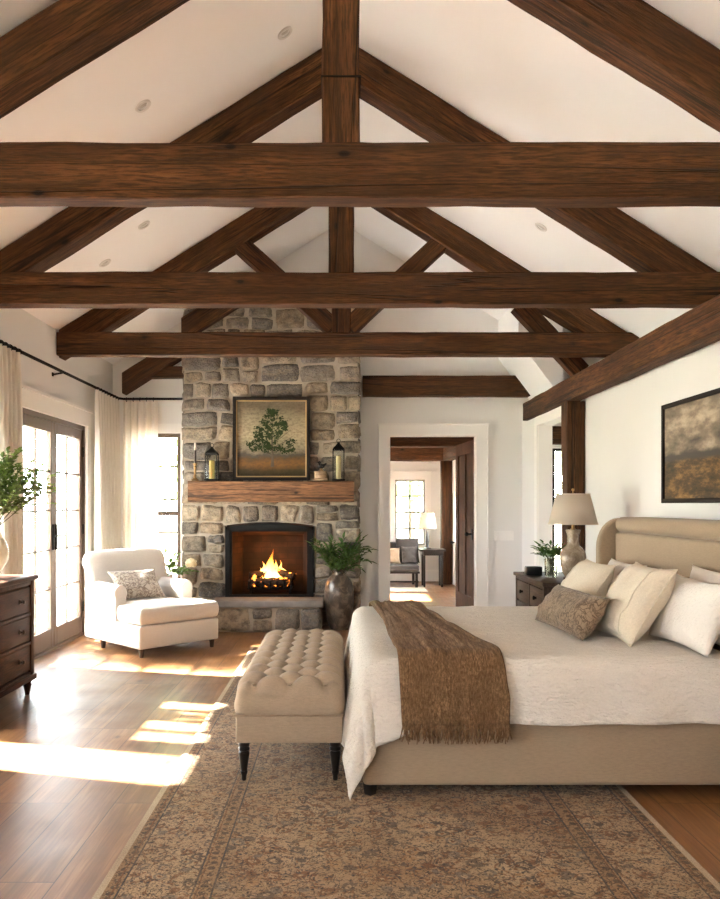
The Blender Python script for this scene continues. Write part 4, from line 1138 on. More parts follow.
# ---- cloth laid over the bed: distance past the edge turns into drop
def drape(x, y, X0, Y0, Y1, top, R, flare=.05, fold=.0, lift=0):
    ex = max(0.0, X0+R-x); e0 = max(0.0, Y0+R-y); e1 = max(0.0, y-(Y1-R))
    ey = e0-e1
    r = (ex**2.4+abs(ey)**2.4)**(1/2.4); rl = math.hypot(ex, ey); bx, by = max(x, X0+R), min(max(y, Y0+R), Y1-R)
    puff = .010*noise.noise(V((x*2.2, y*2.2, 1)))+.006*noise.noise(V((x*6, y*6, 4)))
    if r < 1e-6:
        return V((x, y, top+puff+lift)), 0
    d = V((-ex/rl, -ey/rl, 0)); arc = R*PI/2; flare = flare+.12*ex/rl
    if r < arc:
        a = r/R; out = R*math.sin(a); dz = R*(1-math.cos(a))
        nrm = d*math.sin(a)+V((0,0,math.cos(a)))
    else:
        out = R+(r-arc)*flare; dz = R+(r-arc)*math.sqrt(1-flare*flare); nrm = d
    k = min(1, max(0, (r-arc*.6)/.2))
    along = (y if ex > abs(ey) else x)*7+math.atan2(ey, ex)*3.2
    w = fold*k*math.sin(along*2.3+noise.noise(V((x*2,y*2,0)))*3)
    p = V((bx, by, top+puff*(1-k)))+d*(out+w)+V((0,0,-dz)); p += nrm*lift
    return p, k
DXS, OX_, OY_ = 1.80, .42, .25
DR = .085
dv = MB(); NU, NV = 150, 150
DX0_, DY0_, DY1_ = BX0-.02, BY0-.03, BY1+.03
def dfn(a, b):
    x = (DX0_-OX_+DR*.0)+(DXS-DX0_+OX_)*a
    cf = min(1, max(0, (.40-x)/.40))
    ya = DY0_-OY_-.17*cf
    y = ya+(DY1_+OY_-ya)*b
    yy = y
    p, k = drape(x, yy, DX0_, DY0_, DY1_, TOPZ, DR, .06, .012)
    q = V((x*9, y*26, 2)); c = noise.noise(q)*.005+noise.noise(V((x*3.2, y*7, 8)))*.008+noise.noise(V((x*22, y*50, 5)))*.0016
    # lengthwise creases on the hanging side
    p.z += c*(1-k*.7)
    if k: p.y += -abs(c)*1.2*k
    p.z = max(p.z, .018)
    return p
dv.grid(dfn, NU, NV)
o = dv.build('duvet', M['duvet'], ang=180)
tag(o, 'crinkled off white linen duvet draped over the bed to its foot corner', 'bedding')
md = o.modifiers.new('thickness', 'SOLIDIFY'); md.thickness = .008; md.offset = 1

# ---- brown throw across the foot of the bed
TH = thing('throw_blanket', 'brown woven throw with a knotted fringe laid across the foot of the bed', 'blanket', (.45, 4.6, TOPZ))
TOY = .245
def tx(a, t):
    """a across the throw, t from the near hem (0) to the far hem (1)"""
    l = .275+(.205-.275)*min(1, t*1.1); r = .755+(.53-.755)*min(1, max(0, (t-.05)*1.25))**.8
    return l+(r-l)*a
def tfn(a, t, extra=0):
    y = (DY0_-TOY)+(DY1_-DY0_+TOY+.30)*t-extra
    x = tx(a, t)+.010*math.sin(t*9)*(1 if a > .5 else -1)*abs(a-.5)*2
    p, k = drape(x, y, DX0_, DY0_, DY1_, TOPZ, DR, .06, .0, .030)
    u = V((a*9, t*3, 3)); rip = abs(noise.noise(u))*.012+noise.noise(V((a*22, t*9, 7)))*.004+math.sin(a*19+noise.noise(V((t*3,a*2,0)))*3)*.005
    p += V((0, -k*1.0, 1-k))*(rip+.004)
    return p
t = MB(); t.grid(lambda a, b: tfn(a, b), 70, 150)
o = t.build('cloth', M['throw'], TH, ang=180); md = o.modifiers.new('thickness', 'SOLIDIFY'); md.thickness = .008; md.offset = 1
fg = MB(); rg = random.Random(4)
for k in range(62):
    a = (k+.5)/62; p = tfn(a, 0); q = tfn(a, .004)
    for j in range(2):
        L = rg.uniform(.055, .085); s = rg.uniform(-.012,.012)
        pts = [q+V((0,-.004,0)), p+V((s*.3, -.006, -.012)), p+V((s, -.008+rg.uniform(-.006,.004), -L*.6)), p+V((s+rg.uniform(-.012,.012), -.006+rg.uniform(-.008,.006), -L))]
        fg.tube(pts, [.0035,.0045,.003,.0022], 5)
fg.build('fringe', M['throw'], TH)

# ------------------------------------------------------------------ pillows
def pillow(name, mats, label, BL, BR, TL, TR_, T, group, pipe=None, stripe=None, flange=False, seed=0, cat='pillow', k=.10):
    """four corner points (bottom / top, far / near) in the world"""
    BL, BR, TL, TR_ = V(BL), V(BR), V(TL), V(TR_)
    c = (BL+BR+TL+TR_)/4
    nrm = ((BR-BL).cross(TL-BL)).normalized()
    root = thing(name, label, cat, c, 0, group)
    def P(u, v, s):
        su, sv = u*(1-k*(1-u*u)*0-k*(1-v*v)*abs(u)**3*.9), v*(1-k*(1-u*u)*abs(v)**3*.9)
        a, b = (su+1)/2, (sv+1)/2
        p = (BL*(1-a)+BR*a)*(1-b)+(TL*(1-a)+TR_*a)*b
        e = max(0, (1-abs(u)**2.4)*(1-abs(v)**2.4))
        t = T/2*e**.55
        q = V((u*2+seed, v*2, s*3+seed)); t *= 1+.16*noise.noise(q)
        # creases pulled from the corners
        cr = noise.noise(V((math.atan2(v, u)*3.2+seed, (u*u+v*v)*1.2, seed)))*.016*min(1, (u*u+v*v))*min(1, e*3)
        return p+nrm*s*(t+cr)
    m = MB(); n = 26
    for s in (-1, 1):
        m.grid(lambda a, b: P(a*2-1, b*2-1, s), n, n)
    o = m.build('cover', mats, root, ang=180)
    bm = bmesh.new(); bm.from_mesh(o.data); bmesh.ops.remove_doubles(bm, verts=bm.verts[:], dist=.0006); bmesh.ops.recalc_face_normals(bm, faces=bm.faces[:]); bm.to_mesh(o.data); bm.free()
    if pipe:
        loop = []
        for i in range(80):
            f = i/20; e = int(f); g = (f-e)*2-1
            u, v = [(g,-1), (1,g), (-g,1), (-1,-g)][e]; loop.append(P(u, v, 0))
        loop.append(loop[0]); MB().tube(loop, .0045, 6, cap=False).build('piping', pipe, root)
    if stripe:
        ss = -1 if nrm.x > 0 else 1
        pts = [P(stripe, v/20-1, ss)+nrm*ss*.001 for v in range(1, 40)]
        MB().tube(pts, .0035, 6).build('seam_stitching', pipe or mats, root)
    return root
Z = TOPZ+.012
def lean(y_far, y_near, xb, xt, h, tilt=0, dz=0, skew=0, yt=0):
    """pillow resting on the duvet, leaning towards the headboard"""
    return ((xb, y_far, Z+dz), (xb+skew, y_near, Z+dz), (xt, y_far+yt, Z+dz+h), (xt+skew, y_near+yt, Z+dz+h))
PG = 'pillows piled against the headboard'
pillow('bed_pillow', M['white_pillow'], 'white sleeping pillow behind the others, nearest the lamp', *lean(5.44, 4.80, 1.72, 1.85, .33), .15, PG, seed=1)
pillow('bed_pillow', M['white_pillow'], 'white sleeping pillow at the back, against the near headboard', *lean(4.30, 3.64, 1.83, 1.90, .37), .11, PG, seed=2)
pillow('bed_pillow', M['white_pillow'], 'plump white pillow leaning at the near side, right of the cream ones', *lean(4.24, 3.60, 1.64, 1.78, .33, skew=.02), .17, PG, seed=3)
pillow('throw_pillow', M['cream_pillow'], 'far cream linen cushion with a stitched stripe, behind the patterned one', *lean(5.28, 4.72, 1.42, 1.63, .335), .2, PG, pipe=M['cream_pillow'], stripe=-.45, seed=4)
pillow('throw_pillow', M['cream_pillow'], 'large cream linen cushion standing between the patterned and white ones', *lean(4.42, 3.90, 1.41, 1.64, .375, skew=.01), .21, PG, pipe=M['cream_pillow'], stripe=.62, seed=5)
pillow('lumbar_pillow', M['lumbar'], 'taupe patterned lumbar cushion at the front of the pillows', *lean(4.80, 4.04, 1.17, 1.31, .215, skew=.06), .17, PG, seed=6, k=.06)

# ------------------------------------------------------------------ tufted bench at the foot of the bed
TX0, TX1, TY0, TY1 = -.512, .012, 3.83, 5.42
bn = thing('tufted_bench', 'long beige button tufted bench with turned dark legs at the bed foot', 'bench', ((TX0+TX1)/2, (TY0+TY1)/2, 0))
MB().rbox(TX0+.003, TX1-.003, TY0+.003, TY1-.003, .20, .338, .010, 3).build('apron', M['bench_linen'], bn)
rowsx, rowsy = 3, 8
W, Lh = TX1-TX0, TY1-TY0
btn = []
for j in range(rowsy*2+1):
    n = rowsx if j % 2 == 0 else rowsx-1
    for i in range(n):
        fx = (i+.5)/rowsx if j % 2 == 0 else (i+1)/rowsx
        fy = .03+(1-.06)*j/(rowsy*2); btn.append((TX0+W*fx, TY0+Lh*fy))
sp_x, sp_y = W/rowsx, Lh*.94/(rowsy*2)
CT = .480
def tuft(x, y):
    d = min(math.hypot(x-p, y-q) for p, q in btn)
    u = (x-TX0)/sp_x-.5; v = (y-TY0-Lh*.03)/(sp_y)
    s1 = abs(((u+v/2+.5) % 1)-.5); s2 = abs(((u-v/2+.5) % 1)-.5)
    return .040*(abs(math.sin(PI*(u+v/2)))*abs(math.sin(PI*(u-v/2))))**.5-.020*math.exp(-(d/.028)**2)
CR = .062; CL = CR*PI/2+.088
def cfn(a, b):
    x = TX0+CR-CL+(W-2*CR+2*CL)*a; y = TY0+CR-CL+(Lh-2*CR+2*CL)*b
    bx, by = min(max(x, TX0+CR), TX1-CR), min(max(y, TY0+CR), TY1-CR)
    ex, ey = x-bx, y-by; r = (abs(ex)**3+abs(ey)**3)**(1/3); arc = CR*PI/2
    t = tuft(bx, by)
    if r < 1e-6: return V((x, y, CT+t))
    l = math.hypot(ex, ey); d = V((ex/l, ey/l, 0))
    if r < arc:
        g = r/CR; p = V((bx, by, CT))+d*CR*math.sin(g)-V((0,0,CR*(1-math.cos(g)))); n_ = d*math.sin(g)+V((0,0,math.cos(g)))
        return p+n_*t*(1-r/arc)
    f = (r-arc)/(CL-arc); p = V((bx, by, CT-CR-(r-arc)*1.0))+d*CR
    p += d*.010*math.sin(PI*min(1, f)); p.z = max(p.z, .338); return p
cm = MB(); cm.grid(cfn, 76, 190)
o = cm.build('tufted_cushion', M['bench_linen'], bn, ang=180)
for x, y in btn: MB().ball((x, y, CT-.006), .011, 6, (1,1,.5)).build('tufting_button', M['bench_linen'], bn)
pl = MB(); c = [(TX0,TY0),(TX1,TY0),(TX1,TY1),(TX0,TY1),(TX0,TY0)]
pl.tube([(x, y, .336) for x, y in [(TX0+.002,TY0+.002),(TX1-.002,TY0+.002)]], .006, 6).tube([(TX0+.002,TY0+.002,.336),(TX0+.002,TY1-.002,.336)], .006, 6).tube([(TX1-.002,TY0+.002,.336),(TX1-.002,TY1-.002,.336)], .006, 6).tube([(TX0+.002,TY1-.002,.336),(TX1-.002,TY1-.002,.336)], .006, 6)
pl.build('piping', M['piping_linen'], bn)
for x in (TX0+.04, TX1-.04):
    for y in (TY0+.04, TY1-.04):
        MB().lathe([(.010,.0115),(.013,.02),(.012,.035),(.018,.05),(.019,.056),(.015,.06),(.024,.12),(.028,.148),(.021,.156),(.029,.162),(.029,.170),(.022,.176),(.028,.184),(.028,.202)], (x,y,0), 18).build('leg', M['turned'], bn)

# ------------------------------------------------------------------ ivory chaise chair
rot = PI/4
ch = thing('chaise_chair', 'ivory upholstered chaise chair angled by the glazed doors', 'armchair', (-1.46, 7.26, 0), rot)
ch.scale = (1.05, 1.02, 1.02); WORLD[ch.name] = WORLD[ch.name] @ Matrix.Diagonal((1.05, 1.02, 1.02, 1))
L_ = dict(local=True)
MB().rbox(-.405, .405, 0, 1.0, .075, .275, .02, 3).build('seat_base', M['ivory'], ch, **L_)
c = MB(); c.rbox(-.405, .405, -.012, .45, .282, .425, .045, 5)
def soften(mb, amp=.012, s=4):
    for i, p in enumerate(mb.v): mb.v[i] = p+V((0,0,noise.noise(p*s)*amp))
    return mb
bm = bmesh.new(); bmesh.ops.create_cube(bm, size=1); bm.free()
def cushion_poly(mb, poly, z0, z1, r):
    n = 10; cx = sum(p[0] for p in poly)/len(poly); cy = sum(p[1] for p in poly)/len(poly)
    prof = [(0, .0)]
    for k in range(n+1):
        a = -PI/2+PI*k/n; prof.append((r*(1-math.cos(a)), z0+(z1-z0)*(math.sin(a)+1)/2))
    rings = []
    for ins, z in prof[1:]:
        ring = []
        m_ = len(poly)
        for i in range(m_):
            p0, p1, p2 = V(poly[i-1]), V(poly[i]), V(poly[(i+1) % m_])
            d0 = (p1-p0).normalized(); d1 = (p2-p1).normalized(); n0 = V((-d0.y, d0.x)); n1 = V((-d1.y, d1.x)); bis = (n0+n1)
            bis = bis/max(.3, bis.length_squared/2)*1.0
            q = p1+bis*ins; ring.append((q.x, q.y, z))
        rings.append(ring)
    vs = [p for r_ in rings for p in r_]; m_ = len(poly); fs = []
    for i in range(len(rings)-1):
        for j in range(m_): fs.append((i*m_+j, i*m_+(j+1) % m_, (i+1)*m_+(j+1) % m_, (i+1)*m_+j))
    t0 = len(vs); vs.append((cx, cy, z1+.018)); b0 = len(vs); vs.append((cx, cy, z0))
    for j in range(m_): fs.append(((len(rings)-1)*m_+j, (len(rings)-1)*m_+(j+1) % m_, t0)); fs.append((j, b0, (j+1) % m_))
    return mb.add(vs, fs)
def rounded(poly, r, n=5):
    out = []
    m_ = len(poly)
    for i in range(m_):
        p0, p1, p2 = V(poly[i-1]), V(poly[i]), V(poly[(i+1) % m_]); a = p1+(p0-p1).normalized()*r; b = p1+(p2-p1).normalized()*r
        for k in range(n+1):
            t = k/n; q = a*(1-t)**2+p1*2*t*(1-t)+b*t*t; out.append((q.x, q.y))
    return out
T = [(-.41,-.012),(.41,-.012),(.41,.40),(.30,.40),(.30,.84),(-.30,.84),(-.30,.40),(-.41,.40)]
c = MB(); cushion_poly(c, rounded(T, .035), .283, .428, .035); c.build('seat_cushion', M['ivory'], ch, ang=50, **L_)
for s in (-1, 1):
    a = MB()
    n = 14
    prof = [(-.062, .0), (-.062, .225)] + [(-.072*math.cos(PI*k/n), .245+.085*math.sin(PI*k/n)) for k in range(n+1)] + [(.062, .225), (.062, .0)]
    ys = [.43, .44, .46, .6, .8, .97]; sc = [.82, .95, 1, 1, 1, .98]
    vs = []; m_ = len(prof)
    for y, q in zip(ys, sc):
        for (u, w) in prof: vs.append((s*.345+u*q, y, .27+w*(1 if w < .01 else (.97+.03*q))+ (y-.43)*.02))
    fs = [(i*m_+j, i*m_+(j+1) % m_, (i+1)*m_+(j+1) % m_, (i+1)*m_+j) for i in range(len(ys)-1) for j in range(m_)]
    fs += [list(range(m_))[::-1], [(len(ys)-1)*m_+j for j in range(m_)]]
    a.add(vs, fs); a.build('arm', M['ivory'], ch, ang=50, **L_)
b = MB(); n = 40
def backfn(a, t):
    # closed profile in (y, z), swept across x with rounded ends
    x = -.40+.80*a; e = min(1, (1-abs(2*a-1))/.10); sh = (1-(1-e)**2)**.5*.12+.88
    pr = [(.84,.28),(.82,.45),(.845,.60),(.885,.72),(.90,.79),(.915,.85),(.96,.885),(1.02,.88),(1.06,.845),(1.065,.80),(1.03,.765),(1.0,.70),(.99,.55),(.985,.28)]
    m_ = len(pr); f = t*m_; i = int(f) % m_; g = f-int(f)
    p0, p1, p2, p3 = [V(pr[(i+k) % m_]) for k in (-1,0,1,2)]
    q = .5*((2*p1)+(p2-p0)*g+(2*p0-5*p1+4*p2-p3)*g*g+(3*p1-p0-3*p2+p3)*g**3)
    c = V((.95,.58)); q = c+(q-c)*sh
    return V((x+noise.noise(V((x*3,q.y*3,1)))*.004, q.x, q.y+.02*math.sin(PI*a)-.01))
b.grid(backfn, n, 70, cv=True)
for a in (0, 1):
    ring = [backfn(a, k/70) for k in range(70)]; b.add(ring, [list(range(70))])
b.build('backrest', M['ivory'], ch, ang=60, **L_)
for x, y in ((-.36,.05),(.36,.05),(-.36,.72),(.36,.93),(-.36,.95)):
    if (x, y) == (-.36, .95): continue
    MB().tube([(x, y, 0), (x, y, .08)], [.017, .026], 10).build('leg', M['leg_wood'], ch, **L_)
# patterned cushion on the chaise
RM = WORLD[ch.name]
def cw(x, y, z): return RM @ V((x, y, z))
pillow('throw_pillow', M['ikat'], 'grey patterned cushion leaning in the ivory chaise chair', cw(-.26,.60,.445), cw(.16,.50,.445), cw(-.29,.79,.70), cw(.19,.76,.70), .15, None, seed=9, cat='pillow')
tb = None
# ------------------------------------------------------------------ small table with potted plant behind the chaise
sx, sy = -1.86, 8.52
tb = thing('side_table', 'small round dark table mostly hidden behind the ivory chaise', 'side table', (sx, sy, 0))
MB().lathe([(.13,.47),(.14,.475),(.14,.495),(.001,.495)], (sx,sy,0), 32).build('table_top', M['dresser_wood'], tb)
MB().lathe([(.02,.03),(.022,.25),(.03,.37),(.02,.47)], (sx,sy,0), 14).build('stem', M['dresser_wood_z'], tb)
MB().lathe([(.11,.0),(.11,.015),(.03,.035)], (sx,sy,0), 24).build('base', M['dresser_wood'], tb)
pp = thing('potted_plant', 'leafy plant in a white pot behind the ivory chaise', 'plant', (sx-.02, sy, .426))
MB().lathe([(.055,.426),(.08,.45),(.092,.50),(.088,.535),(.08,.535),(.075,.50),(.001,.50)], (sx-.03,sy,0), 28).build('pot', M['white_ceramic'], pp)
rg = random.Random(31); st = MB(); lf = MB()
for k in range(26):
    a = k*2.4; el = rg.uniform(.35, 1.3); d = V((math.cos(a)*math.cos(el), math.sin(a)*math.cos(el), math.sin(el)))
    branch(st, lf, V((sx-.03+.04*math.cos(a), sy+.04*math.sin(a), .50)), d, rg.uniform(.17,.29), rg, .5, 6, .075, .038, .0022, True, .4)
st.build('stems', M['stem'], pp); lf.build('foliage', M['bright_leaf'], pp, recalc=False, smooth=False)
hv = thing('hydrangea_stem', 'cream hydrangea bloom in a small white bud vase beside the potted plant', 'flower', (sx+.10, sy-.03, .426))
bx_, by_ = sx+.098, sy-.03
MB().lathe([(.022,.426),(.028,.44),(.026,.475),(.016,.50),(.018,.51),(.001,.50)], (bx_,by_,0), 16).build('vase', M['white_ceramic'], hv)
fp = px(191, 570, by_); fc = V((fp.x, by_, fp.z))
MB().tube([(bx_,by_,.45), (bx_+.03,by_,.60), fc], .003, 6).build('stem', M['stem'], hv)
pm = MB()
for k in range(120):
    a = rg.uniform(0, 2*PI); z = rg.uniform(-.6, 1); r = math.sqrt(max(0, 1-z*z)); n_ = V((r*math.cos(a), r*math.sin(a), z)); p = fc+n_*V((.058,0,0)).length*rg.uniform(.8,1.05)
    for j in range(4):
        w = j*PI/2+k; t1 = n_.orthogonal().normalized(); t2 = n_.cross(t1); leaf(pm, p, t1*math.cos(w)+t2*math.sin(w)+n_*.25, n_, .016, .014, .1)
pm.build('petals', M['petal'], hv, recalc=False, smooth=False)

for o_ in (pp, hv): o_.location.z += .07
# ------------------------------------------------------------------ curtains and rod
CXW = XL+.11
rod = thing('curtain_rod', 'black iron curtain rod turning the corner above the glazed doors', 'curtain rod', (CXW, 7.5, 2.57))
RZ = 2.575
m = MB(); m.tube([(CXW, 5.25, RZ), (CXW, 9.12, RZ), (CXW+.05, 9.18, RZ), (-1.83, 9.18, RZ)], .014, 10); m.build('rod', M['black_iron'], rod)
MB().ball((CXW, 5.22, RZ), .03, 8).build('finial', M['black_iron'], rod); 
for y in (5.7, 7.35):
    MB().tube([(CXW, y, RZ), (XL+.005, y, RZ-.02)], .009, 8).rbox(XL, XL+.012, y-.015, y+.015, RZ-.035, RZ+.0, .003).build('bracket', M['black_iron'], rod)
def curtain(u0, u1, fixed, axis, nfold, label, seed, zb=.012, flare=1.0):
    rg = random.Random(seed)
    root = thing('curtain', label, 'curtain', (fixed, (u0+u1)/2, 0) if axis == 'y' else ((u0+u1)/2, fixed, 0), 0, 'cream linen curtains')
    zt = RZ-.045
    ph = [rg.uniform(-.4,.4) for _ in range(nfold+2)]
    def fn(a, b):
        z = zb+(zt-zb)*b
        pinch = b**6; amp = .040*(1-.55*pinch)*(1+.2*math.sin(a*7+seed))
        w = math.sin(a*nfold*2*PI+.5*math.sin(b*2.2+seed+a*3))
        off = amp*(abs(w)**.8*(1 if w > 0 else -1))
        mid = (u0+u1)/2; sc = .975+.025*(1-b)*flare
        u = mid+(u0+(u1-u0)*a-mid)*sc+.006*math.cos(a*nfold*4*PI)
        return V((fixed+off, u, z)) if axis == 'y' else V((u, fixed+off, z))
    m = MB(); m.grid(fn, nfold*14, 30); o = m.build('cloth', M['curtain'], root, ang=180)
    hd = MB()
    def hf(a, b):
        p = fn(a, 1.0); return p+V((0,0,-.002+.03*b))
    hd.grid(hf, nfold*14, 2); hd.build('pleated_heading', M['curtain'], root, ang=180)
    for k in range(nfold):
        u = u0+(u1-u0)*(k+.5)/nfold; u = (u0+u1)/2+(u-(u0+u1)/2)*.975; r = MB()
        pts = []
        for j in range(13):
            w = j*2*PI/12
            pts.append((fixed+.023*math.cos(w), u, RZ-.008+.023*math.sin(w)) if axis == 'y' else (u, fixed+.023*math.cos(w), RZ-.008+.023*math.sin(w)))
        r.tube(pts, .004, 6, cap=False); r.build('curtain_ring', M['black_iron'], root)
curtain(5.93, 6.36, CXW, 'y', 5, 'cream linen curtain panel behind the dresser, at the near end of the rod', 1)
curtain(8.30, 9.15, CXW, 'y', 8, 'cream linen curtain panel on the door wall, nearest the corner', 2)
curtain(-2.52, -2.12, 9.18, 'x', 5, 'narrow cream linen curtain panel beside the tall chimney window', 3)

# ------------------------------------------------------------------ dresser by the left wall
DF, DB, DYA, DYB, DT = -2.20, -2.63, 4.68, 5.57, .85
YS = 5.74
ds = thing('dresser', 'dark walnut chest of drawers against the window wall', 'dresser', ((DF+DB)/2, 5.1, 0))
DYB = YS-.02; DB = -2.50
MB().rbox(DB, DF-.02, DYA+.02, DYB-.015, .12, DT-.035, .004).build('body', M['dresser_wood_z'], ds)
MB().rbox(DB-.02, DF+.02, DYA, YS, DT-.035, DT, .008, 3).build('top', M['dresser_wood'], ds)
pm = MB()
for y in (DYA+.02, DYB-.075): pm.rbox(DF-.022, DF, y, y+.06, .12, DT-.035, .003)
pm.rbox(DF-.022, DF-.002, DYA+.08, DYB-.075, .12, .165, .003).rbox(DF-.022, DF-.002, DYA+.08, DYB-.075, DT-.065, DT-.035, .003)
dz = (DT-.065-.165)/3
for i in (1, 2): pm.rbox(DF-.022, DF-.002, DYA+.08, DYB-.075, .165+dz*i-.012, .165+dz*i+.012, .003)
pm.build('face_frame', M['dresser_wood_z'], ds)
MB().rbox(DB-.005, DF+.012, DYA+.01, DYB+.0, .105, .145, .006).build('plinth_moulding', M['dresser_wood'], ds)
for i in range(3):
    z0, z1 = .165+dz*i+.016, .165+dz*(i+1)-.016
    d = MB().rbox(DF-.018, DF-.006, DYA+.085, DYB-.08, z0, z1, .004).build('drawer', M['dresser_wood'], ds)
    for yy in (DYA+.34, DYB-.26):
        k = MB(); zc = (z0+z1)/2
        k.lathe([(.018,0),(.019,.004),(.008,.008),(.007,.02),(.016,.026),(.017,.032),(.008,.037),(.001,.037)], (0,0,0), 14); k.xf(0, Matrix.Translation((DF-.006, yy, zc)) @ Matrix.Rotation(PI/2, 4, 'Y'))
        k.build('knob', M['pewter'], d)
for x in (DB+.04, DF-.035):
    for y in (DYA+.06, DYB-.055):
        MB().lathe([(.014,0),(.018,.02),(.03,.075),(.022,.085),(.03,.095),(.03,.112)], (x,y,0), 14).build('leg', M['dresser_wood_z'], ds)
# glass vase with leafy branches
vx, vy = -2.385, 5.42
vs_ = thing('branch_vase', 'mottled glass vase of leafy green branches on the dresser', 'vase', (vx, vy, DT))
MB().lathe([(.055,.001),(.06,.006),(.05,.02),(.075,.06),(.11,.13),(.115,.18),(.10,.24),(.065,.30),(.05,.335),(.052,.36),(.062,.375),(.058,.375),(.045,.34),(.09,.24),(.105,.18),(.10,.13),(.05,.04),(.001,.03)], (vx,vy,DT), 36).build('vase', M['vase_glass'], vs_)
rg = random.Random(12); st = MB(); lf = MB()
for k in range(24):
    a = k*2.4+.3; el = rg.uniform(.5, 1.4); d = V((math.cos(a)*math.cos(el), math.sin(a)*math.cos(el), math.sin(el)))
    if d.x < -.25: d.x *= .4
    branch(st, lf, V((vx+.02*math.cos(a), vy+.02*math.sin(a), DT+.33)), d+V((.36,0,.32)), rg.uniform(.32,.60), rg, .3, 10, .048, .032, .0035, True, .3, 3, .8)
for mbx in (st, lf):
    for i, p in enumerate(mbx.v):
        if p.x < -2.49: mbx.v[i] = V((-2.49+.02*math.tanh((p.x+2.49)*2), p.y, p.z))
st.build('stems', M['stem'], vs_); lf.build('foliage', M['leaf'], vs_, recalc=False, smooth=False)

# ------------------------------------------------------------------ nightstand beyond the bed
NX0, NX1, NY0, NY1, NT = 1.53, 2.06, 5.98, 6.98, .765
ns = thing('nightstand', 'grey brown wooden nightstand with small drawers beyond the bed', 'nightstand', ((NX0+NX1)/2, (NY0+NY1)/2, 0))
MB().rbox(NX0+.02, NX1, NY0+.012, NY1-.012, .10, NT-.03, .004).build('body', M['stand_wood_x'], ns)
MB().rbox(NX0-.015, NX1+.01, NY0-.012, NY1+.012, NT-.03, NT, .006).build('top', M['stand_wood'], ns)
MB().rbox(NX0, NX0+.022, NY0+.012, NY0+.05, .10, NT-.03, .003).rbox(NX0, NX0+.022, NY1-.05, NY1-.012, .10, NT-.03, .003).rbox(NX0, NX0+.02, NY0+.05, NY1-.05, NT-.055, NT-.03, .003).rbox(NX0, NX0+.02, NY0+.05, NY1-.05, .10, .15, .003).rbox(NX0, NX0+.02, (NY0+NY1)/2-.012, (NY0+NY1)/2+.012, .15, NT-.055, .003).build('face_frame', M['stand_wood_x'], ns)
zr = [.15, .335, .53, NT-.055]
for i in range(3):
    for a, b in ((NY0+.055, (NY0+NY1)/2-.017), ((NY0+NY1)/2+.017, NY1-.055)):
        d = MB().rbox(NX0+.004, NX0+.022, a, b, zr[i]+.008, zr[i+1]-.008, .004).build('drawer', M['stand_wood'], ns)
        k = MB().lathe([(.012,0),(.007,.008),(.016,.018),(.015,.028),(.001,.032)], (0,0,0), 12); k.xf(0, Matrix.Translation((NX0+.005, (a+b)/2, (zr[i]+zr[i+1])/2)) @ Matrix.Rotation(-PI/2, 4, 'Y')); k.build('knob', M['black_iron'], d)
for x in (NX0+.04, NX1-.04):
    for y in (NY0+.05, NY1-.05): MB().tube([(x,y,0),(x,y,.105)], [.018,.024], 4).build('leg', M['stand_wood_x'], ns, smooth=False)
# table lamp
lx, ly = 1.815, 6.22
lp = thing('table_lamp', 'taupe ceramic bottle lamp with linen shade on the nightstand', 'lamp', (lx, ly, NT))
zz = NT
MB().lathe([(.07,.001),(.075,.008),(.075,.02),(.06,.025)], (lx,ly,zz), 28).build('base', M['dresser_wood'], lp)
MB().lathe([(.058,.022),(.075,.05),(.097,.12),(.102,.17),(.095,.215),(.07,.25),(.048,.27),(.043,.30),(.045,.35),(.057,.385),(.058,.392),(.03,.395)], (lx,ly,zz), 36).build('lamp_body', M['lamp_ceramic'], lp)
MB().lathe([(.018,.39),(.02,.40),(.012,.405),(.012,.44),(.016,.45),(.016,.49)], (lx,ly,zz), 14).tube([(lx,ly,zz+.45),(lx,ly,zz+.70)], .004, 6).build('socket', M['brass'], lp)
sh = MB(); sh.lathe([(.188,.435),(.128,.672)], (lx,ly,zz), 48)
sh.f = sh.f[:48]; sh.m = sh.m[:48]
o = sh.build('lamp_shade', M['shade'], lp); md = o.modifiers.new('thickness', 'SOLIDIFY'); md.thickness = .004
tr = MB()
for r_, z_ in ((.188,.437),(.128,.670)): tr.tube([(lx+r_*math.cos(k*PI/24), ly+r_*math.sin(k*PI/24), zz+z_) for k in range(49)], .004, 6, cap=False)
for k in range(3): tr.tube([(lx,ly,zz+.66), (lx+.126*math.cos(k*2.1), ly+.126*math.sin(k*2.1), zz+.668)], .002, 5)
tr.build('shade_trim', M['shade'], lp)
MB().ball((lx,ly,zz+.705), .012, 8).build('finial', M['brass'], lp)
MB().ball((lx,ly,zz+.53), .03, 10, (1,1,1.3)).build('bulb', M['bulb_off'], lp)
# clock and small bouquet
p = px(533.5, 577, 6.62); cxk = p.x
ck = thing('alarm_clock', 'small black box clock on the nightstand', 'clock', (cxk, 6.62, NT))
MB().rbox(cxk-.065, cxk+.065, 6.62-.04, 6.62+.04, NT+.001, NT+.075, .006).build('case', M['black_gloss'], ck)
MB().rbox(cxk-.069, cxk-.0645, 6.62-.033, 6.62+.033, NT+.012, NT+.065, .002).build('dial', M['pewter'], ck)
p = px(551, 577, 6.45); fx = p.x; fy = 6.45
fv = thing('flower_vase', 'clear glass vase of white flowers and greenery beside the lamp', 'vase', (fx, fy, NT))
MB().lathe([(.045,.001),(.05,.006),(.055,.13),(.057,.15),(.053,.15),(.047,.015),(.001,.012)], (fx,fy,NT), 28).build('vase', M['glass'], fv)
MB().lathe([(.001,.014),(.046,.014),(.05,.085),(.001,.086)], (fx,fy,NT), 24).build('water', M['glass'], fv)
rg = random.Random(41); st = MB(); lf = MB(); pt_ = MB()
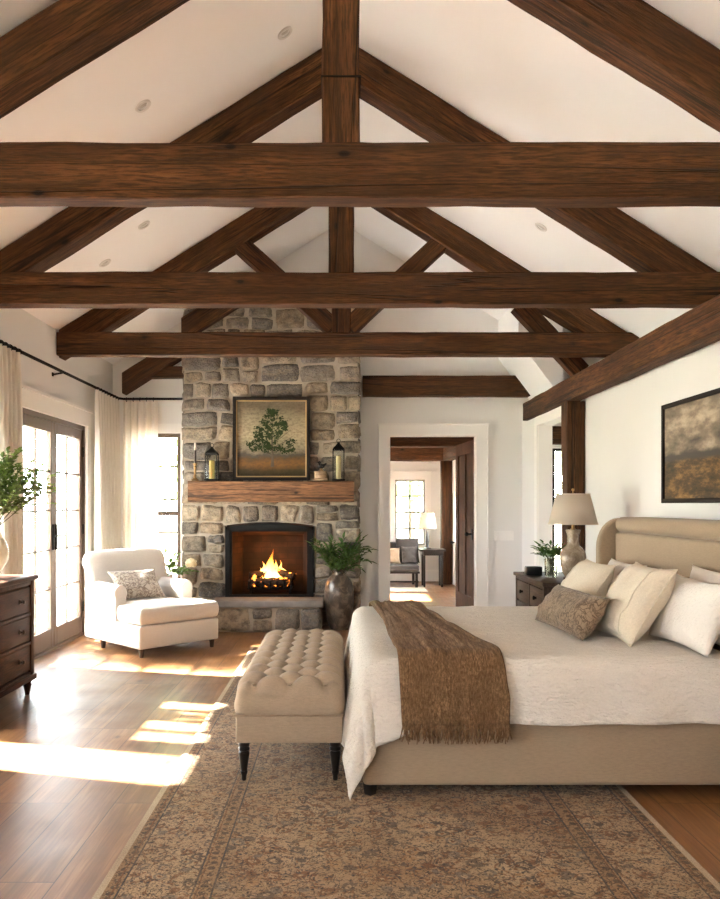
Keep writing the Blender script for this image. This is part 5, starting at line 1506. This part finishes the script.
for k in range(22):
    a = k*2.4; el = rg.uniform(.35, 1.35); d = V((math.cos(a)*math.cos(el), math.sin(a)*math.cos(el), math.sin(el)))
    st.tube([(fx-d.x*.03, fy-d.y*.03, NT+.02), (fx+d.x*.03, fy+d.y*.03, NT+.14)], .002, 5)
    branch(st, lf, V((fx+d.x*.03, fy+d.y*.03, NT+.14)), d, rg.uniform(.10,.17), rg, .5, 5, .055, .024, .0018, True, .3)
for k in range(5):
    a = k*1.3+.4; q = V((fx+.06*math.cos(a), fy+.06*math.sin(a), NT+.215+.015*(k % 3)))
    st.tube([(fx, fy, NT+.05), q], .0018, 5)
    for j in range(9):
        w = j*.7; leaf(pt_, q, V((math.cos(w), math.sin(w), .8)), V((0,0,1)), .028, .018, .2)
st.build('stems', M['stem'], fv); lf.build('foliage', M['fern'], fv, recalc=False, smooth=False); pt_.build('petals', M['petal_white'], fv, recalc=False, smooth=False)

# ------------------------------------------------------------------ landscape painting on the bed wall
q0 = 5.48; q1 = 4.28; za, zb_ = 1.363, 2.035
lpn = thing('landscape_painting', 'framed moorland landscape painting above the headboard', 'painting', (XR-.02, (q0+q1)/2, za))
w = .03
fr = MB().rbox(XR-.045, XR-.002, q1, q1+w, za, zb_, .004).rbox(XR-.045, XR-.002, q0-w, q0, za, zb_, .004).rbox(XR-.045, XR-.002, q1+w, q0-w, za, za+w, .004).rbox(XR-.045, XR-.002, q1+w, q0-w, zb_-w, zb_, .004)
fr.build('frame', M['frame_dark'], lpn, smooth=False)
MB().box(XR-.03, XR-.012, q1+w, q0-w, za+w, zb_-w).build('canvas', M['moor'], lpn, smooth=False)

# ------------------------------------------------------------------ furniture of the room beyond
S0, S1, SY, SZ = .40, 1.29, 12.9, .42
sf = thing('settee', 'low grey settee with dark wooden legs in the next room', 'settee', (.95, 13.2, 0))
MB().rbox(S0, S1-.02, SY, SY+.65, .27, .37, .02, 3).build('seat', M['grey_fabric'], sf)
MB().rbox(S0, S1-.04, SY+.60, SY+.70, .30, .72, .03, 3).build('backrest', M['grey_fabric'], sf)
MB().rbox(S0, S1-.01, SY+.01, SY+.64, .235, .268, .004).rbox(S0, S1-.03, SY+.02, SY+.05, .09, .115, .003).build('frame', M['turned'], sf)
for x in (S0+.04, S1-.06):
    for y in (SY+.04, SY+.62): MB().rbox(x-.022, x+.022, y-.022, y+.022, 0, .235, .003).build('leg', M['turned'], sf)
CG = 'cushions on the grey settee'
pillow('settee_cushion', M['grey_fabric'], 'dark grey cushion at the front right of the settee', (1.00,13.10,.38), (1.27,13.08,.38), (1.00,13.26,.66), (1.27,13.24,.66), .13, CG, seed=12)
pillow('settee_cushion', M['piping_linen'], 'paler grey cushion at the front left of the settee', (.70,13.08,.38), (.98,13.10,.38), (.70,13.24,.64), (.98,13.26,.64), .13, CG, seed=13)
pillow('settee_cushion', M['grey_fabric'], 'large grey cushion standing at the back of the settee', (.92,13.30,.38), (1.32,13.30,.38), (.92,13.44,.80), (1.32,13.44,.80), .12, CG, seed=14)
c0, c1 = 1.36, 1.72; cy0, cy1, ct = 13.02, 13.42, .62
ct_ = thing('console_table', 'small dark wooden end table beside the settee', 'table', ((c0+c1)/2, 13.2, 0))
MB().rbox(c0-.06, c1, cy0, cy1, ct-.03, ct, .004).build('table_top', M['turned'], ct_)
MB().rbox(c0, c1-.04, cy0+.03, cy1-.03, ct-.10, ct-.03, .003).build('apron', M['turned'], ct_)
for x in (c0+.01, c1-.06):
    for y in (cy0+.05, cy1-.05): MB().rbox(x-.016, x+.016, y-.016, y+.016, 0, ct-.10, .003).build('leg', M['turned'], ct_)
l2 = thing('console_lamp', 'slim dark lamp with cream shade on the end table', 'lamp', (1.43, 13.2, ct))
MB().lathe([(.07,.001),(.07,.015),(.03,.03),(.022,.06),(.032,.12),(.026,.2),(.016,.30),(.012,.36)], (1.43,13.2,ct), 20).build('lamp_base', M['turned'], l2)
s2 = MB(); s2.lathe([(.155,.34),(.115,.60)], (1.43,13.2,ct), 32); s2.f = s2.f[:32]; s2.m = s2.m[:32]
o = s2.build('lamp_shade', M['shade'], l2); md = o.modifiers.new('thickness', 'SOLIDIFY'); md.thickness = .004
MB().tube([(1.43,13.2,ct+.36),(1.43,13.2,ct+.64)], .004, 6).build('lamp_stem', M['brass'], l2)
o = MB().rbox(.1, 1.35, 12.35, 13.0, .001, .009, .003).build('accent_rug', M['cream_pillow']); tag(o, 'pale woven rug in front of the grey settee', 'rug')
# ------------------------------------------------------------------ camera
cam = bpy.data.cameras.new('camera'); co = bpy.data.objects.new('camera', cam); COL.objects.link(co)
co.location = (0, 0, CAMH); co.rotation_euler = (PI/2, 0, 0)
cam.sensor_fit = 'VERTICAL'; cam.sensor_height = 36; cam.lens = 795/899*36
cam.shift_x = 19/899; cam.shift_y = 55.5/899; cam.clip_start = .05; cam.clip_end = 300
SC.camera = co
# ------------------------------------------------------------------ light
sun = bpy.data.lights.new('sun', 'SUN'); so = bpy.data.objects.new('sun', sun); COL.objects.link(so)
sd = V((1, -.25, -.86)).normalized()
so.rotation_euler = sd.to_track_quat('-Z', 'Y').to_euler(); so.location = (-20, 5, 20)
sun.energy = 95; sun.angle = math.radians(1.6); sun.color = (1, .965, .915)
W_ = bpy.data.worlds.new('world'); SC.world = W_; W_.use_nodes = True
nt = W_.node_tree; nt.nodes.clear()
ow = nt.nodes.new('ShaderNodeOutputWorld'); bg = nt.nodes.new('ShaderNodeBackground')
tc = nt.nodes.new('ShaderNodeTexCoord'); sp = nt.nodes.new('ShaderNodeSeparateXYZ'); rp = nt.nodes.new('ShaderNodeValToRGB')
nt.links.new(tc.outputs['Generated'], sp.inputs[0]); nt.links.new(sp.outputs[2], rp.inputs[0])
rp.color_ramp.elements[0].position = 0; rp.color_ramp.elements[0].color = (.95, .975, 1.0, 1)
rp.color_ramp.elements[1].position = .8; rp.color_ramp.elements[1].color = (.82, .88, 1, 1)
nt.links.new(rp.outputs[0], bg.inputs[0]); bg.inputs[1].default_value = 13.0
nt.links.new(bg.outputs[0], ow.inputs[0])
def portal(loc, rot, sx, sy):
    l = bpy.data.lights.new('window_portal', 'AREA'); l.shape = 'RECTANGLE'; l.size = sx; l.size_y = sy
    o = bpy.data.objects.new('window_portal', l); COL.objects.link(o); o.location = loc; o.rotation_euler = rot
    l.cycles.is_portal = True
E = -PI/2
portal((XL-.14, sum(D1)/2, DH/2), (0, -PI/2, 0), DH, D1[1]-D1[0])
portal((XL-.14, sum(D2)/2, .875), (0, -PI/2, 0), 1.75, D2[1]-D2[0])
portal((XL-.14, 1.15, 1.45), (0, -PI/2, 0), 1.5, .9)
portal((XL-.14, (W1[0]+W1[1])/2, (W1[2]+W1[3])/2), (0, -PI/2, 0), W1[3]-W1[2], W1[1]-W1[0])
portal(((BWX[0]+BWX[1])/2, YB+.14, (BWX[2]+BWX[3])/2), (-PI/2, 0, 0), BWX[1]-BWX[0], BWX[3]-BWX[2])
portal((-1.9, YF-.14, 1.55), (PI/2, 0, 0), .8, 1.3)
portal((-.39, 12.0, .72), (0, -PI/2, 0), 1.45, 1.0)
portal((2.9, 9.54, 1.13), (-PI/2, 0, 0), .8, 1.77)
# the fire's own light
fl_ = bpy.data.lights.new('fire_light', 'POINT'); fo = bpy.data.objects.new('fire_light', fl_); COL.objects.link(fo)
fo.location = (FX, 8.99, OZ0+.42); fl_.energy = 5; fl_.color = (1, .42, .12); fl_.shadow_soft_size = .08
SC.view_settings.view_transform = 'Standard'; SC.view_settings.look = 'None'; SC.view_settings.gamma = 1; SC.view_settings.use_curve_mapping = False
SC.view_settings.exposure = 1.45
SC.cycles.use_denoising = True; SC.cycles.denoising_prefilter = 'NONE'
SC.cycles.max_bounces = 14; SC.cycles.diffuse_bounces = 8; SC.cycles.transparent_max_bounces = 16
SC.cycles.sample_clamp_indirect = 8
